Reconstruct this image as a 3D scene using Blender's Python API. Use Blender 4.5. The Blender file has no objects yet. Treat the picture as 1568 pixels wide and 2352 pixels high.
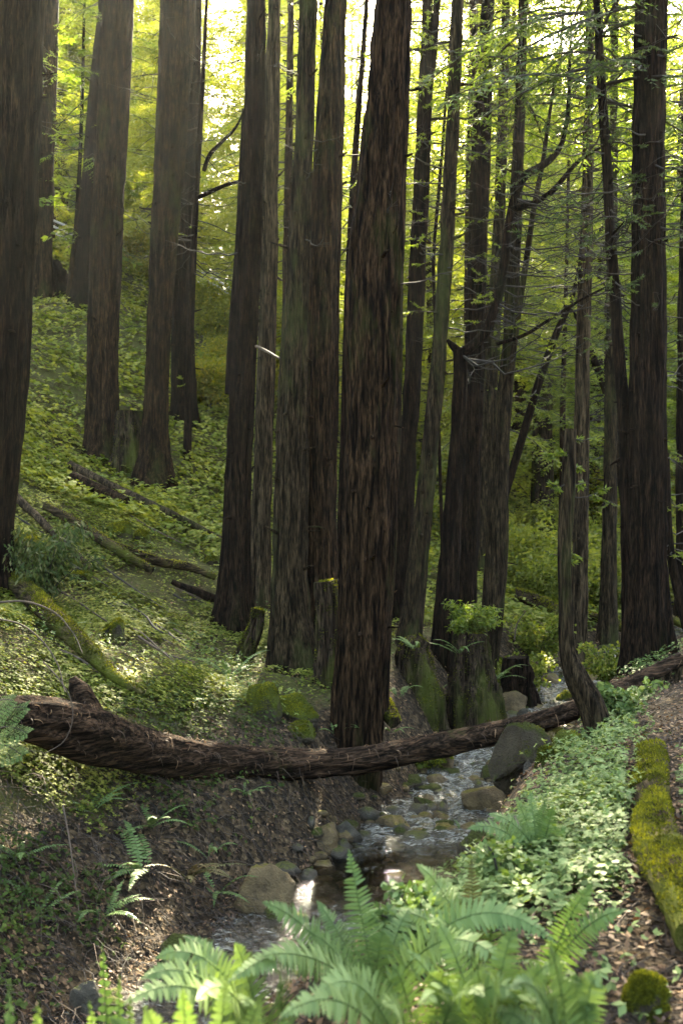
import bpy, math, random
import numpy as np
from mathutils import Vector
C = bpy.context.scene.collection
DEBUG = False
SC = bpy.context.scene
rad = math.radians

# ------------------------------------------------------------------ camera, world, sun, exposure
CAMZ = 1.6                       # eye height above the trail
FPX = 2287.0                     # focal length in units of a 1568 x 2352 picture
cam_d = bpy.data.cameras.new('camera')
cam = bpy.data.objects.new('camera', cam_d); C.objects.link(cam)
cam.location = (0, 0, CAMZ); cam.rotation_euler = (rad(90), 0, 0)
cam_d.sensor_fit = 'VERTICAL'; cam_d.sensor_height = 36; cam_d.lens = 35
cam_d.clip_start = 0.05; cam_d.clip_end = 2000
cam_d.dof.use_dof = True; cam_d.dof.focus_distance = 10.5; cam_d.dof.aperture_fstop = 3.0
SC.camera = cam
SUN_EL, SUN_AZ = rad(36), rad(4)          # azimuth from +Y towards +X
w = bpy.data.worlds.new('World'); SC.world = w; w.use_nodes = True
nt = w.node_tree
sky = nt.nodes.new('ShaderNodeTexSky'); sky.sky_type = 'NISHITA'; sky.sun_disc = False
sky.sun_elevation = SUN_EL; sky.sun_rotation = SUN_AZ
sky.air_density = 1.0; sky.dust_density = 2.5; sky.ozone_density = 1.0
bg = nt.nodes['Background']; bg.inputs['Strength'].default_value = 0.115
nt.links.new(sky.outputs[0], bg.inputs[0])
sun_d = bpy.data.lights.new('sun', 'SUN'); sun_d.energy = 5.0; sun_d.angle = rad(0.5); sun_d.color = (1.0, .95, .85)
sun = bpy.data.objects.new('sun', sun_d); C.objects.link(sun)
to_sun = Vector((math.sin(SUN_AZ) * math.cos(SUN_EL), math.cos(SUN_AZ) * math.cos(SUN_EL), math.sin(SUN_EL)))
sun.rotation_euler = to_sun.to_track_quat('Z', 'Y').to_euler(); sun.location = (0, 0, 60)
SC.view_settings.view_transform = 'Standard'; SC.view_settings.look = 'None'
SC.view_settings.exposure = 3.92; SC.view_settings.gamma = 1.0
SC.view_settings.use_white_balance = True; SC.view_settings.white_balance_temperature = 8100; SC.view_settings.white_balance_tint = 4
SC.render.engine = 'CYCLES'
cy = SC.cycles
cy.max_bounces = 6; cy.diffuse_bounces = 3; cy.glossy_bounces = 2; cy.transmission_bounces = 4; cy.transparent_max_bounces = 6
cy.use_denoising = True; cy.caustics_reflective = False; cy.caustics_refractive = False
cy.sample_clamp_indirect = 6.0
cy.use_adaptive_sampling = True

# ------------------------------------------------------------------ noise and mesh helpers
_r = np.random.RandomState(7)
_PERM = _r.permutation(4096); _VAL = _r.rand(4096) * 2 - 1
def vnoise(x, y, z):
    x, y, z = np.broadcast_arrays(np.asarray(x, float), np.asarray(y, float), np.asarray(z, float))
    xi, yi, zi = np.floor(x).astype(int), np.floor(y).astype(int), np.floor(z).astype(int)
    fx, fy, fz = x - xi, y - yi, z - zi
    fx = fx * fx * (3 - 2 * fx); fy = fy * fy * (3 - 2 * fy); fz = fz * fz * (3 - 2 * fz)
    def h(a, b, c):
        return _VAL[_PERM[(_PERM[(_PERM[a & 4095] + b) & 4095] + c) & 4095]]
    out = 0
    for dx in (0, 1):
        wx = fx if dx else 1 - fx
        for dy in (0, 1):
            wy = fy if dy else 1 - fy
            for dz in (0, 1):
                wz = fz if dz else 1 - fz
                out = out + wx * wy * wz * h(xi + dx, yi + dy, zi + dz)
    return out
def fbm(x, y, z, o=3):
    s, a, t = 1.0, 1.0, 0
    for k in range(o):
        t = t + a * vnoise(x * s + 17.3 * k, y * s + 5.1 * k, z * s + 9.7 * k); s *= 2.1; a *= .5
    return t
def sstep(a, b, x):
    t = np.clip((np.asarray(x, float) - a) / (b - a), 0, 1); return t * t * (3 - 2 * t)
def nrm(v):
    v = np.asarray(v, float); return v / np.maximum(np.linalg.norm(v, axis=-1, keepdims=True), 1e-9)

class MB:
    """collects vertices and faces of ONE mesh"""
    def __init__(s): s.V = []; s.F = {3: [], 4: []}; s.M = {3: [], 4: []}; s.A = []; s.n = 0
    def add(s, V, F, mat=0, val=0.5):
        V = np.asarray(V, float).reshape(-1, 3); F = np.asarray(F, int)
        k = F.shape[1]
        s.V.append(V); s.F[k].append(F + s.n); s.M[k].append(np.full(len(F), mat, int))
        s.A.append(np.broadcast_to(np.asarray(val, float), (len(V),))); s.n += len(V)
    def arrays(s):
        V = np.concatenate(s.V); A = np.concatenate(s.A)
        return V, A
    def merge(s, o, mat_map=None, R=None, T=(0, 0, 0), sc=1.0):
        V, A = o.arrays()
        if R is not None: V = V @ np.asarray(R).T
        V = V * sc + np.asarray(T)
        s.V.append(V); s.A.append(A)
        for k in (3, 4):
            for F, M in zip(o.F[k], o.M[k]):
                s.F[k].append(F + s.n); s.M[k].append(M if mat_map is None else np.asarray(mat_map)[M])
        s.n += len(V)
    def mesh(s, name, mats, smooth=True):
        me = bpy.data.meshes.new(name)
        V, A = s.arrays()
        F3 = np.concatenate(s.F[3]) if s.F[3] else np.zeros((0, 3), int)
        F4 = np.concatenate(s.F[4]) if s.F[4] else np.zeros((0, 4), int)
        M = np.concatenate(s.M[3] + s.M[4])
        loops = np.concatenate([F3.ravel(), F4.ravel()]).astype(np.int32)
        tot = np.concatenate([np.full(len(F3), 3), np.full(len(F4), 4)]).astype(np.int32)
        st = np.concatenate([[0], np.cumsum(tot)[:-1]]).astype(np.int32)
        me.vertices.add(len(V)); me.vertices.foreach_set('co', V.astype(np.float32).ravel())
        me.loops.add(len(loops)); me.loops.foreach_set('vertex_index', loops)
        me.polygons.add(len(tot)); me.polygons.foreach_set('loop_start', st); me.polygons.foreach_set('loop_total', tot)
        for m in mats: me.materials.append(m)
        me.polygons.foreach_set('material_index', M.astype(np.int32))
        me.polygons.foreach_set('use_smooth', np.full(len(tot), smooth, bool))
        at = me.attributes.new('tone', 'FLOAT', 'POINT'); at.data.foreach_set('value', A.astype(np.float32))
        me.update(calc_edges=True); me.validate()
        return me
    def build(s, name, mats, parent=None, smooth=True, loc=None):
        o = bpy.data.objects.new(name, s.mesh(name, mats, smooth)); C.objects.link(o)
        if parent is not None: o.parent = parent
        if loc is not None: o.location = loc
        return o
def tag(o, label=None, cat=None, group=None, kind=None):
    if label: o['label'] = label
    if cat: o['category'] = cat
    if group: o['group'] = group
    if kind: o['kind'] = kind
    return o
def empty(name, loc, label, cat, group=None):
    o = bpy.data.objects.new(name, None); C.objects.link(o); o.location = loc; o.empty_display_size = .2
    return tag(o, label, cat, group)
def copy_tree(root):
    c = root.copy(); C.objects.link(c)
    for ch in list(root.children):
        d = ch.copy(); C.objects.link(d); d.parent = c
    return c

def P(px, py, Y):
    """the point seen at a place of the photograph, Y metres in front of the camera"""
    return np.array([(px - 784) / FPX * Y, Y, CAMZ - (py - 1176) / FPX * Y])

def resample(pts, step):
    pts = np.asarray(pts, float)
    d = np.concatenate([[0], np.cumsum(np.linalg.norm(np.diff(pts[:, :3], axis=0), axis=1))])
    n = max(3, int(d[-1] / step) + 1); t = np.linspace(0, d[-1], n)
    # monotone-ish smooth interpolation: cubic Hermite with finite differences
    m = np.gradient(pts, d, axis=0)
    k = np.clip(np.searchsorted(d, t, 'right') - 1, 0, len(d) - 2)
    h = (d[k + 1] - d[k])[:, None]; u = ((t - d[k]) / (d[k + 1] - d[k]))[:, None]
    p = (2*u**3-3*u**2+1)*pts[k] + (u**3-2*u**2+u)*h*m[k] + (-2*u**3+3*u**2)*pts[k+1] + (u**3-u**2)*h*m[k+1]
    return p, t
def frames(p):
    T = nrm(np.gradient(p, axis=0))
    ref = np.array([1., 0, 0]) if abs(T[0][0]) < .8 else np.array([0, 0, 1.])
    U = np.zeros_like(p)
    u = nrm(ref - T[0] * np.dot(ref, T[0]))
    for i in range(len(p)):
        u = nrm(u - T[i] * np.dot(u, T[i])); U[i] = u
    return T, U, np.cross(T, U)
def tube(mb, pts, segs=8, step=.1, mat=0, disp=None, cap=True, val=.5, seed=0):
    """pts rows: x, y, z, radius"""
    p, t = resample(pts, step)
    r = np.maximum(p[:, 3], .0015); q = p[:, :3]
    T, U, W = frames(q)
    a = np.linspace(0, 2 * np.pi, segs, endpoint=False)
    ca, sa = np.cos(a)[None, :], np.sin(a)[None, :]
    R = np.broadcast_to(r[:, None], (len(q), segs)).copy()
    if disp is not None: R = R + disp(ca + 0 * t[:, None], sa + 0 * t[:, None], t[:, None] + 0 * ca, R, seed)
    V = q[:, None, :] + R[..., None] * (ca[..., None] * U[:, None, :] + sa[..., None] * W[:, None, :])
    n = len(q)
    i = np.arange(n - 1)[:, None] * segs; j = np.arange(segs)[None, :]; j2 = (j + 1) % segs
    F = np.stack([i + j, i + j2, i + segs + j2, i + segs + j], -1).reshape(-1, 4)
    mb.add(V.reshape(-1, 3), F, mat, val)
    if cap:
        for e, rev in ((0, True), (n - 1, False)):
            ring = V[e]; c = ring.mean(0)
            Vc = np.concatenate([ring, c[None]]); f = np.stack([np.arange(segs), (np.arange(segs) + 1) % segs, np.full(segs, segs)], -1)
            mb.add(Vc, f[:, ::-1] if rev else f, mat, val)
def thin(mb, pts, r0, r1, segs=4, mat=0, val=.5):
    """a quick twig through given points, no resampling"""
    q = np.asarray(pts, float); n = len(q)
    T = nrm(np.gradient(q, axis=0)); ref = np.array([.31, .17, .93])
    U = nrm(np.cross(T, ref)); W = np.cross(T, U)
    a = np.linspace(0, 2 * np.pi, segs, endpoint=False); r = np.linspace(r0, r1, n)
    V = q[:, None] + r[:, None, None] * (np.cos(a)[None, :, None] * U[:, None] + np.sin(a)[None, :, None] * W[:, None])
    i = np.arange(n - 1)[:, None] * segs; j = np.arange(segs)[None, :]; j2 = (j + 1) % segs
    mb.add(V.reshape(-1, 3), np.stack([i + j, i + j2, i + segs + j2, i + segs + j], -1).reshape(-1, 4), mat, val)
def leaves(mb, Pn, D, S, L, W, mat=0, val=.5, bend=0.0):
    """many small pointed leaves, one folded quad each"""
    n = len(Pn)
    if n == 0: return
    D = nrm(D); S = nrm(S - D * np.sum(S * D, -1, keepdims=True)); N = np.cross(D, S)
    L = np.broadcast_to(np.asarray(L, float), (n,))[:, None]; W = np.broadcast_to(np.asarray(W, float), (n,))[:, None]
    a = Pn; c = Pn + D * L - N * L * bend
    b = Pn + D * L * .45 + S * W * .5; d = Pn + D * L * .45 - S * W * .5
    V = np.stack([a, b, c, d], 1).reshape(-1, 3)
    F = np.arange(4 * n).reshape(-1, 4)
    mb.add(V, F, mat, np.repeat(np.broadcast_to(np.asarray(val, float), (n,)), 4))

# ------------------------------------------------------------------ materials
def mat(name):
    m = bpy.data.materials.new(name); m.use_nodes = True
    n = m.node_tree.nodes; b = n['Principled BSDF']; return m, n, m.node_tree.links, b
def N(n, t, **kw):
    o = n.new(t)
    for k, v in kw.items():
        if k in o.inputs: o.inputs[k].default_value = v
        else: setattr(o, k, v)
    return o
def ramp(n, stops):
    r = n.new('ShaderNodeValToRGB'); e = r.color_ramp.elements
    while len(e) < len(stops): e.new(.5)
    for s, (p, c) in zip(e, stops): s.position = p; s.color = (*c, 1)
    return r
def texco(n, l, scale, which='Object'):
    tc = n.new('ShaderNodeTexCoord'); mp = n.new('ShaderNodeMapping'); mp.inputs['Scale'].default_value = scale
    l.new(tc.outputs[which], mp.inputs[0]); return mp.outputs[0]
def mixc(n, l, fac, a, b):
    m = n.new('ShaderNodeMix'); m.data_type = 'RGBA'
    for s, v in ((m.inputs[0], fac), (m.inputs[6], a), (m.inputs[7], b)):
        if hasattr(v, 'is_linked') or hasattr(v, 'links'): l.new(v, s)
        else: s.default_value = v if not isinstance(v, tuple) else (*v, 1)
    return m.outputs[2]
def m_bark(name, dark, light, moss=0.0, mosscol=(.09, .11, .02), scale=22, axis='z', bump=.9):
    m, n, l, b = mat(name)
    sv = {'z': (1, 1, .09), 'x': (.09, 1, 1), 'u': (.5, .5, .5)}[axis]
    co = texco(n, l, tuple(v * scale for v in sv))
    n1 = N(n, 'ShaderNodeTexNoise', Scale=1.0, Detail=6, Roughness=.65); l.new(co, n1.inputs[0])
    n1.inputs['Distortion'].default_value = .4
    c2 = texco(n, l, tuple(v * scale * 3.5 for v in sv))
    n2 = N(n, 'ShaderNodeTexNoise', Scale=1.0, Detail=3, Roughness=.6); l.new(c2, n2.inputs[0])
    c3 = texco(n, l, (1.3, 1.3, .5))
    n3 = N(n, 'ShaderNodeTexNoise', Scale=1.0, Detail=5, Roughness=.7); l.new(c3, n3.inputs[0])
    cr = ramp(n, [(.40, dark), (.50, tuple(x * .6 + y * .4 for x, y in zip(dark, light))), (.62, light)]); l.new(n1.outputs[0], cr.inputs[0])
    cr2 = ramp(n, [(.40, (.25, .25, .25)), (.60, (1.45, 1.4, 1.3))]); l.new(n2.outputs[0], cr2.inputs[0])
    mu = n.new('ShaderNodeMix'); mu.data_type = 'RGBA'; mu.blend_type = 'MULTIPLY'; mu.inputs[0].default_value = 1
    l.new(cr.outputs[0], mu.inputs[6]); l.new(cr2.outputs[0], mu.inputs[7])
    mr = ramp(n, [(.62 - moss * .35, (0, 0, 0)), (.72 - moss * .25, (1, 1, 1))]); l.new(n3.outputs[0], mr.inputs[0])
    fac = n.new('ShaderNodeMath'); fac.operation = 'MULTIPLY'; fac.inputs[1].default_value = min(1, .35 + moss); l.new(mr.outputs[0], fac.inputs[0])
    col = mixc(n, l, fac.outputs[0], mu.outputs[2], mosscol)
    l.new(col, b.inputs['Base Color']); b.inputs['Roughness'].default_value = .9
    b.inputs['Specular IOR Level'].default_value = .06
    ad = n.new('ShaderNodeMath'); ad.operation = 'MULTIPLY_ADD'; ad.inputs[1].default_value = .45
    l.new(n2.outputs[0], ad.inputs[0]); l.new(n1.outputs[0], ad.inputs[2])
    bp = N(n, 'ShaderNodeBump', Strength=bump, Distance=.035); l.new(ad.outputs[0], bp.inputs['Height']); l.new(bp.outputs[0], b.inputs['Normal'])
    return m
def m_leaf(name, a, bcol, c, trans=.5, tcol=None, rough=.5, spec=.4):
    """green blade: colour by the leaf's own tone, light passing through it"""
    m, n, l, b = mat(name)
    at = N(n, 'ShaderNodeAttribute', attribute_name='tone')
    oi = n.new('ShaderNodeObjectInfo'); ad = n.new('ShaderNodeMath'); ad.operation = 'MULTIPLY_ADD'; ad.inputs[1].default_value = .18
    sb = n.new('ShaderNodeMath'); sb.operation = 'SUBTRACT'; sb.inputs[1].default_value = .5
    l.new(oi.outputs['Random'], sb.inputs[0]); l.new(sb.outputs[0], ad.inputs[0]); l.new(at.outputs['Fac'], ad.inputs[2])
    cr = ramp(n, [(0.05, a), (.5, bcol), (.95, c)]); l.new(ad.outputs[0], cr.inputs[0])
    l.new(cr.outputs[0], b.inputs['Base Color']); b.inputs['Roughness'].default_value = rough
    b.inputs['Specular IOR Level'].default_value = spec
    tr = n.new('ShaderNodeBsdfTranslucent')
    mu = n.new('ShaderNodeMix'); mu.data_type = 'RGBA'; mu.blend_type = 'MULTIPLY'; mu.inputs[0].default_value = 1
    l.new(cr.outputs[0], mu.inputs[6]); mu.inputs[7].default_value = (*(tcol or (1.6, 1.5, .7)), 1)
    l.new(mu.outputs[2], tr.inputs[0])
    mx = n.new('ShaderNodeMixShader'); mx.inputs[0].default_value = trans
    l.new(b.outputs[0], mx.inputs[1]); l.new(tr.outputs[0], mx.inputs[2])
    l.new(mx.outputs[0], n['Material Output'].inputs[0]); return m
def m_rock(name, a, c, moss, mosscol=(.10, .12, .015), rough=.6):
    m, n, l, b = mat(name)
    co = texco(n, l, (1, 1, 1))
    n1 = N(n, 'ShaderNodeTexNoise', Scale=6.0, Detail=8, Roughness=.7); l.new(co, n1.inputs[0])
    n2 = N(n, 'ShaderNodeTexNoise', Scale=55.0, Detail=3, Roughness=.7); l.new(co, n2.inputs[0])
    cr = ramp(n, [(.3, a), (.7, c)]); l.new(n1.outputs[0], cr.inputs[0])
    g = n.new('ShaderNodeNewGeometry'); sx = n.new('ShaderNodeSeparateXYZ'); l.new(g.outputs['Normal'], sx.inputs[0])
    md = n.new('ShaderNodeMath'); md.operation = 'MULTIPLY_ADD'; md.inputs[1].default_value = .9; l.new(n1.outputs[0], md.inputs[0]); l.new(sx.outputs[2], md.inputs[2])
    mr = n.new('ShaderNodeMapRange'); mr.inputs[1].default_value = 1.5 - moss * 1.7; mr.inputs[2].default_value = 1.75 - moss * 1.7; l.new(md.outputs[0], mr.inputs[0])
    mc = ramp(n, [(.35, tuple(x * .6 for x in mosscol)), (.65, tuple(x * 1.4 for x in mosscol))]); l.new(n2.outputs[0], mc.inputs[0])
    col = mixc(n, l, mr.outputs[0], cr.outputs[0], mc.outputs[0])
    l.new(col, b.inputs['Base Color'])
    rr = n.new('ShaderNodeMapRange'); rr.inputs[3].default_value = rough; rr.inputs[4].default_value = 1.0; l.new(mr.outputs[0], rr.inputs[0]); l.new(rr.outputs[0], b.inputs['Roughness'])
    b.inputs['Specular IOR Level'].default_value = .15
    ad = n.new('ShaderNodeMath'); ad.operation = 'ADD'; l.new(n1.outputs[0], ad.inputs[0]); l.new(n2.outputs[0], ad.inputs[1])
    bp = N(n, 'ShaderNodeBump', Strength=.9, Distance=.03); l.new(ad.outputs[0], bp.inputs['Height']); l.new(bp.outputs[0], b.inputs['Normal'])
    return m
def m_plain(name, col, rough=.7, var=.3, scale=20):
    m, n, l, b = mat(name)
    co = texco(n, l, (scale,) * 3); n1 = N(n, 'ShaderNodeTexNoise', Scale=1.0, Detail=5); l.new(co, n1.inputs[0])
    cr = ramp(n, [(.3, tuple(x * (1 - var) for x in col)), (.7, tuple(x * (1 + var) for x in col))]); l.new(n1.outputs[0], cr.inputs[0])
    l.new(cr.outputs[0], b.inputs['Base Color']); b.inputs['Roughness'].default_value = rough; return m

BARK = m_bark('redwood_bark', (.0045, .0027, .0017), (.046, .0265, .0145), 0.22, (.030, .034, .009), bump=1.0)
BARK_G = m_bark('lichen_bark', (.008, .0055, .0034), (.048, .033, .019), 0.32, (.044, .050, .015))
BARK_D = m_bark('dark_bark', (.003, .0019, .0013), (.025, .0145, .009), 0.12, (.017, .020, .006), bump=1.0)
BARK_P = m_bark('pale_bark', (.016, .011, .007), (.080, .056, .034), 0.2, (.05, .055, .02), scale=16)
BARK_LOG = m_bark('fallen_bark', (.007, .0045, .003), (.058, .034, .021), 0.0, axis='x', scale=20)
BARK_LOGM = m_bark('mossy_fallen_bark', (.018, .012, .007), (.075, .052, .030), 0.40, (.07, .08, .010), axis='x', scale=16)
BARK_ST = m_bark('mossy_stump_bark', (.012, .008, .006), (.055, .038, .025), 0.40, (.050, .058, .010), scale=14)
TWIG = m_plain('twig_wood', (.018, .012, .008), .85, .3, 8)
DEADW = m_plain('dead_wood', (.065, .042, .026), .85, .4, 12)
NEEDLE = m_leaf('redwood_needles', (.05, .078, .016), (.115, .155, .028), (.20, .225, .04), .58, (1.6, 1.65, .65))
NEEDLE_Y = m_leaf('sun_tinted_needles', (.09, .115, .022), (.17, .19, .036), (.30, .28, .05), .60, (1.55, 1.6, .75))  # needle colour made paler and yellower, sunlight put into the colour
NEEDLE_D = m_leaf('dark_needles', (.022, .042, .014), (.045, .075, .020), (.085, .120, .025), .4)
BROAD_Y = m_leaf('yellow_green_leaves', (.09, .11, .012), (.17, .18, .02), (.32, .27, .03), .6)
SORREL = m_leaf('sorrel_leaves', (.042, .060, .009), (.110, .140, .022), (.27, .275, .065), .40, rough=.6, spec=.12)
IVY = m_leaf('ivy_leaves', (.032, .060, .016), (.085, .132, .038), (.20, .26, .10), .28, rough=.55, spec=.12)
FERN = m_leaf('fern_fronds', (.040, .074, .020), (.100, .158, .048), (.20, .265, .095), .25, (1.2, 1.25, .6), rough=.5, spec=.2)
FERN_B = m_leaf('dying_fern_fronds', (.045, .06, .014), (.085, .085, .02), (.14, .085, .035), .25, (1.1, 1, .7))
LITTER = m_leaf('dead_leaves', (.030, .015, .007), (.100, .050, .022), (.25, .145, .068), .15, (1.2, 1, .8), rough=.7)
IVY_D = m_leaf('bank_ivy_leaves', (.028, .045, .009), (.060, .088, .017), (.12, .145, .03), .3, rough=.6, spec=.1)
BROAD_H = m_leaf('herb_leaves', (.04, .075, .018), (.09, .15, .035), (.19, .24, .07), .4)
BAY = m_leaf('bay_leaves', (.025, .042, .012), (.055, .082, .024), (.14, .13, .06), .3, rough=.5, spec=.15)
MOSS = m_leaf('moss_tufts', (.022, .026, .005), (.095, .102, .012), (.24, .225, .022), .35, rough=.9, spec=.1)
ROCK_T = m_rock('tan_creek_rock', (.045, .030, .016), (.21, .145, .070), .16, (.10, .085, .018))
ROCK_G = m_rock('grey_creek_rock', (.025, .021, .015), (.10, .085, .062), .16, (.07, .075, .02))
ROCK_D = m_rock('dark_wet_rock', (.024, .017, .010), (.085, .064, .038), .38, (.04, .045, .010), .55)
ROCK_M = m_rock('moss_covered_rock', (.018, .014, .009), (.07, .055, .035), .62, (.060, .070, .010))
RAIL = m_plain('weathered_rail', (.42, .40, .36), .8, .2, 6)

# ------------------------------------------------------------------ terrain
CREEK = np.array([(-8, -2), (-5, 1), (-2.4, 3.4), (-.95, 5.1), (-.1, 7.0), (.45, 8.5), (1.0, 9.8), (1.5, 10.8), (2.05, 12.4), (2.65, 14), (3.4, 15.3), (5.6, 18), (9.5, 22), (15, 30), (24, 45)], float)
CRZ = np.array([-3.15, -3.1, -3.05, -3.0, -3.0, -3.0, -3.0, -2.97, -2.85, -2.75, -2.68, -2.5, -2.2, -1.6, -.6]) + CAMZ
def creek_d(x, y):
    """distance to the creek line, side (+ = hillside, - = trail) and water height"""
    x = np.asarray(x, float); y = np.asarray(y, float)
    best = np.full(x.shape, 1e9); sd = np.zeros(x.shape); wz = np.zeros(x.shape)
    for i in range(len(CREEK) - 1):
        a, b = CREEK[i], CREEK[i + 1]; ab = b - a
        t = np.clip(((x - a[0]) * ab[0] + (y - a[1]) * ab[1]) / (ab @ ab), 0, 1)
        dx, dy = x - (a[0] + t * ab[0]), y - (a[1] + t * ab[1]); d = np.hypot(dx, dy)
        k = d < best
        best = np.where(k, d, best); sd = np.where(k, np.sign(ab[0] * dy - ab[1] * dx), sd); wz = np.where(k, CRZ[i] + t * (CRZ[i + 1] - CRZ[i]), wz)
    return best, sd, wz
CPX = [  # picture x, picture y, distance
    (1560, 1650, 7.7), (1400, 2300, 3.26), (1500, 1515, 12.0), (1400, 1700, 8.2), (1345, 1690, 8.6), (1490, 1730, 6.6), (1530, 2070, 3.95),
    (1300, 1760, 7.0), (1215, 1830, 6.6), (1180, 1990, 5.0), (1550, 1575, 10.0), (1250, 2170, 3.6),
    (780, 1640, 10.6), (535, 1450, 13.8), (600, 1400, 14.6), (235, 1065, 20), (355, 1110, 19), (430, 985, 22), (110, 655, 31), (185, 700, 28), (50, 1300, 13.2),
    (0, 1600, 8.2), (200, 1450, 11.0), (0, 1350, 11.8), (100, 1840, 7.5), (100, 2080, 6.6), (300, 1800, 8.2), (500, 1850, 8.2), (600, 1960, 7.9), (300, 2100, 6.9), (100, 2290, 6.0), (330, 2300, 5.9), (1420, 1625, 9.5), (1500, 1580, 9.8), (1300, 1675, 9.2), (1120, 1970, 6.0), (1050, 2010, 6.2), (1180, 1890, 6.5), (950, 2100, 5.6), (800, 2190, 4.6),
    (690, 1560, 11.8), (940, 1480, 13.6), (960, 1590, 12.0), (1040, 1445, 16.0), (1130, 1490, 15.0), (1085, 1590, 13.4), (900, 1400, 17.0),
    (1250, 1400, 20), (1250, 1250, 27), (1250, 1060, 38), (1420, 1480, 17.0), (1500, 1400, 22), (480, 800, 29), (470, 1120, 19.5), (960, 1300, 19),
    (660, 1290, 18.5), (320, 640, 33), (150, 560, 36), (540, 690, 34), (1190, 1560, 14.6), (1340, 1450, 18),
    (300, 1600, 9.3), (500, 1650, 9.4), (400, 1300, 15), (150, 1150, 16), (1000, 1180, 26), (1450, 1250, 30),
]
CP3 = [tuple(P(*c)) for c in CPX] + [(-14, -8, -1.0), (-6, -6, -1.4), (0, -6, 0), (6, -8, .6), (1.2, 0, 0), (0, 1.2, -.02), (-1.2, 1.2, -.35), (.6, 2.6, -.03), (-.5, 2.6, -.22), (-1.2, 3.0, -.75), (0, 4.0, -.2), (2.2, 2.0, .05), (4, 3, .3),
    (5, 8, .5), (9, 10, 1.2), (14, 4, 3), (8, 16, .8), (-8, 6, 2.2), (-13, 10, 6), (-15, 20, 9), (-22, 30, 15), (-30, 60, 26), (-12, 42, 12.5),
    (0, 44, 6.5), (5, 55, 7.5), (0, 70, 11), (18, 60, 6), (30, 60, 9), (28, 28, 5), (45, 20, 12), (0, 120, 16), (-60, 120, 42), (60, 120, 18), (0, 260, 30), (-140, 200, 80), (140, 200, 45), (-60, 0, 25), (60, 0, 20), (0, -60, 6), (-160, -100, 30), (160, -100, 30)]
_cp = np.array(CP3)
def _warp(x, y):
    # compress distance so near and far control points are spaced alike
    r = np.hypot(x, y) + 1e-6; k = np.log1p(r / 4.0) * 4.0 / r
    return x * k, y * k
_wx, _wy = _warp(_cp[:, 0], _cp[:, 1])
def _ker(d2): return np.sqrt(d2 + .16)
_K = _ker((_wx[:, None] - _wx[None]) ** 2 + (_wy[:, None] - _wy[None]) ** 2)
_n = len(_cp)
_A = np.zeros((_n + 3, _n + 3)); _A[:_n, :_n] = _K - np.eye(_n) * .02
_A[:_n, _n] = 1; _A[:_n, _n + 1] = _wx; _A[:_n, _n + 2] = _wy; _A[_n:, :_n] = _A[:_n, _n:].T
_sol = np.linalg.solve(_A, np.concatenate([_cp[:, 2], [0, 0, 0]]))
def gz(x, y, fine=True):
    x = np.atleast_1d(np.asarray(x, float)); y = np.atleast_1d(np.asarray(y, float)); sh = x.shape
    x, y = x.ravel(), y.ravel(); wx, wy = _warp(x, y); z = np.zeros(x.shape)
    for s in range(0, len(x), 20000):
        e = slice(s, s + 20000)
        d2 = (wx[e, None] - _wx[None]) ** 2 + (wy[e, None] - _wy[None]) ** 2
        z[e] = _ker(d2) @ _sol[:_n] + _sol[_n] + _sol[_n + 1] * wx[e] + _sol[_n + 2] * wy[e]
    if fine:
        rr = np.hypot(x, y)
        z = z + fbm(x * 1.3, y * 1.3, 0, 3) * .05 + fbm(x * .35, y * .35, 3.3, 2) * .07 * sstep(6, 12, rr) + vnoise(x * 7, y * 7, 1.5) * .018
    d, s, wz = creek_d(x, y)
    wid = .62 + .22 * vnoise(x * .9, y * .9, 8.8)
    t = sstep(wid * .7, wid * .7 + .9, d)
    rp = sstep(8.9, 9.6, y) * (1 - sstep(11.6, 12.6, y)) + .7 * sstep(13, 14, y)
    bed = wz - .12 + .05 * rp + vnoise(x * 4, y * 4, 2.2) * .06
    z = np.where(t < 1, np.minimum(z, bed * (1 - t) + z * t) * (1 - (z < bed)) + (z < bed) * (bed * (1 - t) + z * t), z)
    # nothing outside the channel lies under the water level close to it
    z = np.where((d < 2.5) & (z < wz + .10 * sstep(.9, 1.5, d)) & (d > wid), np.maximum(z, wz + .14 * sstep(.6, 1.4, d) - .02), z)
    return z.reshape(sh)
def gz1(x, y): return float(gz(x, y)[0])
def ground_at(px, py, y0=1.5, y1=90):
    Y = np.exp(np.linspace(math.log(y0), math.log(y1), 500))
    X = (px - 784) / FPX * Y; Z = CAMZ - (py - 1176) / FPX * Y
    g = gz(X, Y); k = np.argmax(Z < g)
    if Z[k] >= g[k]: k = len(Y) - 1
    return np.array([X[k], Y[k], g[k]])

# the trail runs along the right bank
TRAIL = np.array([(.9, -4), (1.5, 1), (2.05, 4), (2.75, 7.7), (4.3, 11.5), (6.5, 15), (10, 19), (17, 26)], float)
def trail_d(x, y):
    best = np.full(np.shape(x), 1e9)
    for a, b in zip(TRAIL[:-1], TRAIL[1:]):
        ab = b - a; t = np.clip(((x - a[0]) * ab[0] + (y - a[1]) * ab[1]) / (ab @ ab), 0, 1)
        best = np.minimum(best, np.hypot(x - a[0] - t * ab[0], y - a[1] - t * ab[1]))
    return best
nr = 560
rr = np.concatenate([[.25], np.exp(np.linspace(math.log(.8), math.log(190), nr - 1))])
af = np.linspace(-rad(31), rad(31), 330); ao = np.linspace(rad(31), 2 * np.pi - rad(31), 62)[1:-1]
ang = np.concatenate([af, ao]); na = len(ang)
GX = rr[:, None] * np.sin(ang)[None]; GY = rr[:, None] * np.cos(ang)[None]
GZ = gz(GX, GY)
mb = MB()
i = np.arange(nr - 1)[:, None] * na; j = np.arange(na)[None]; j2 = (j + 1) % na
dC, sC, wC = creek_d(GX, GY)
dT = trail_d(GX, GY)
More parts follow.
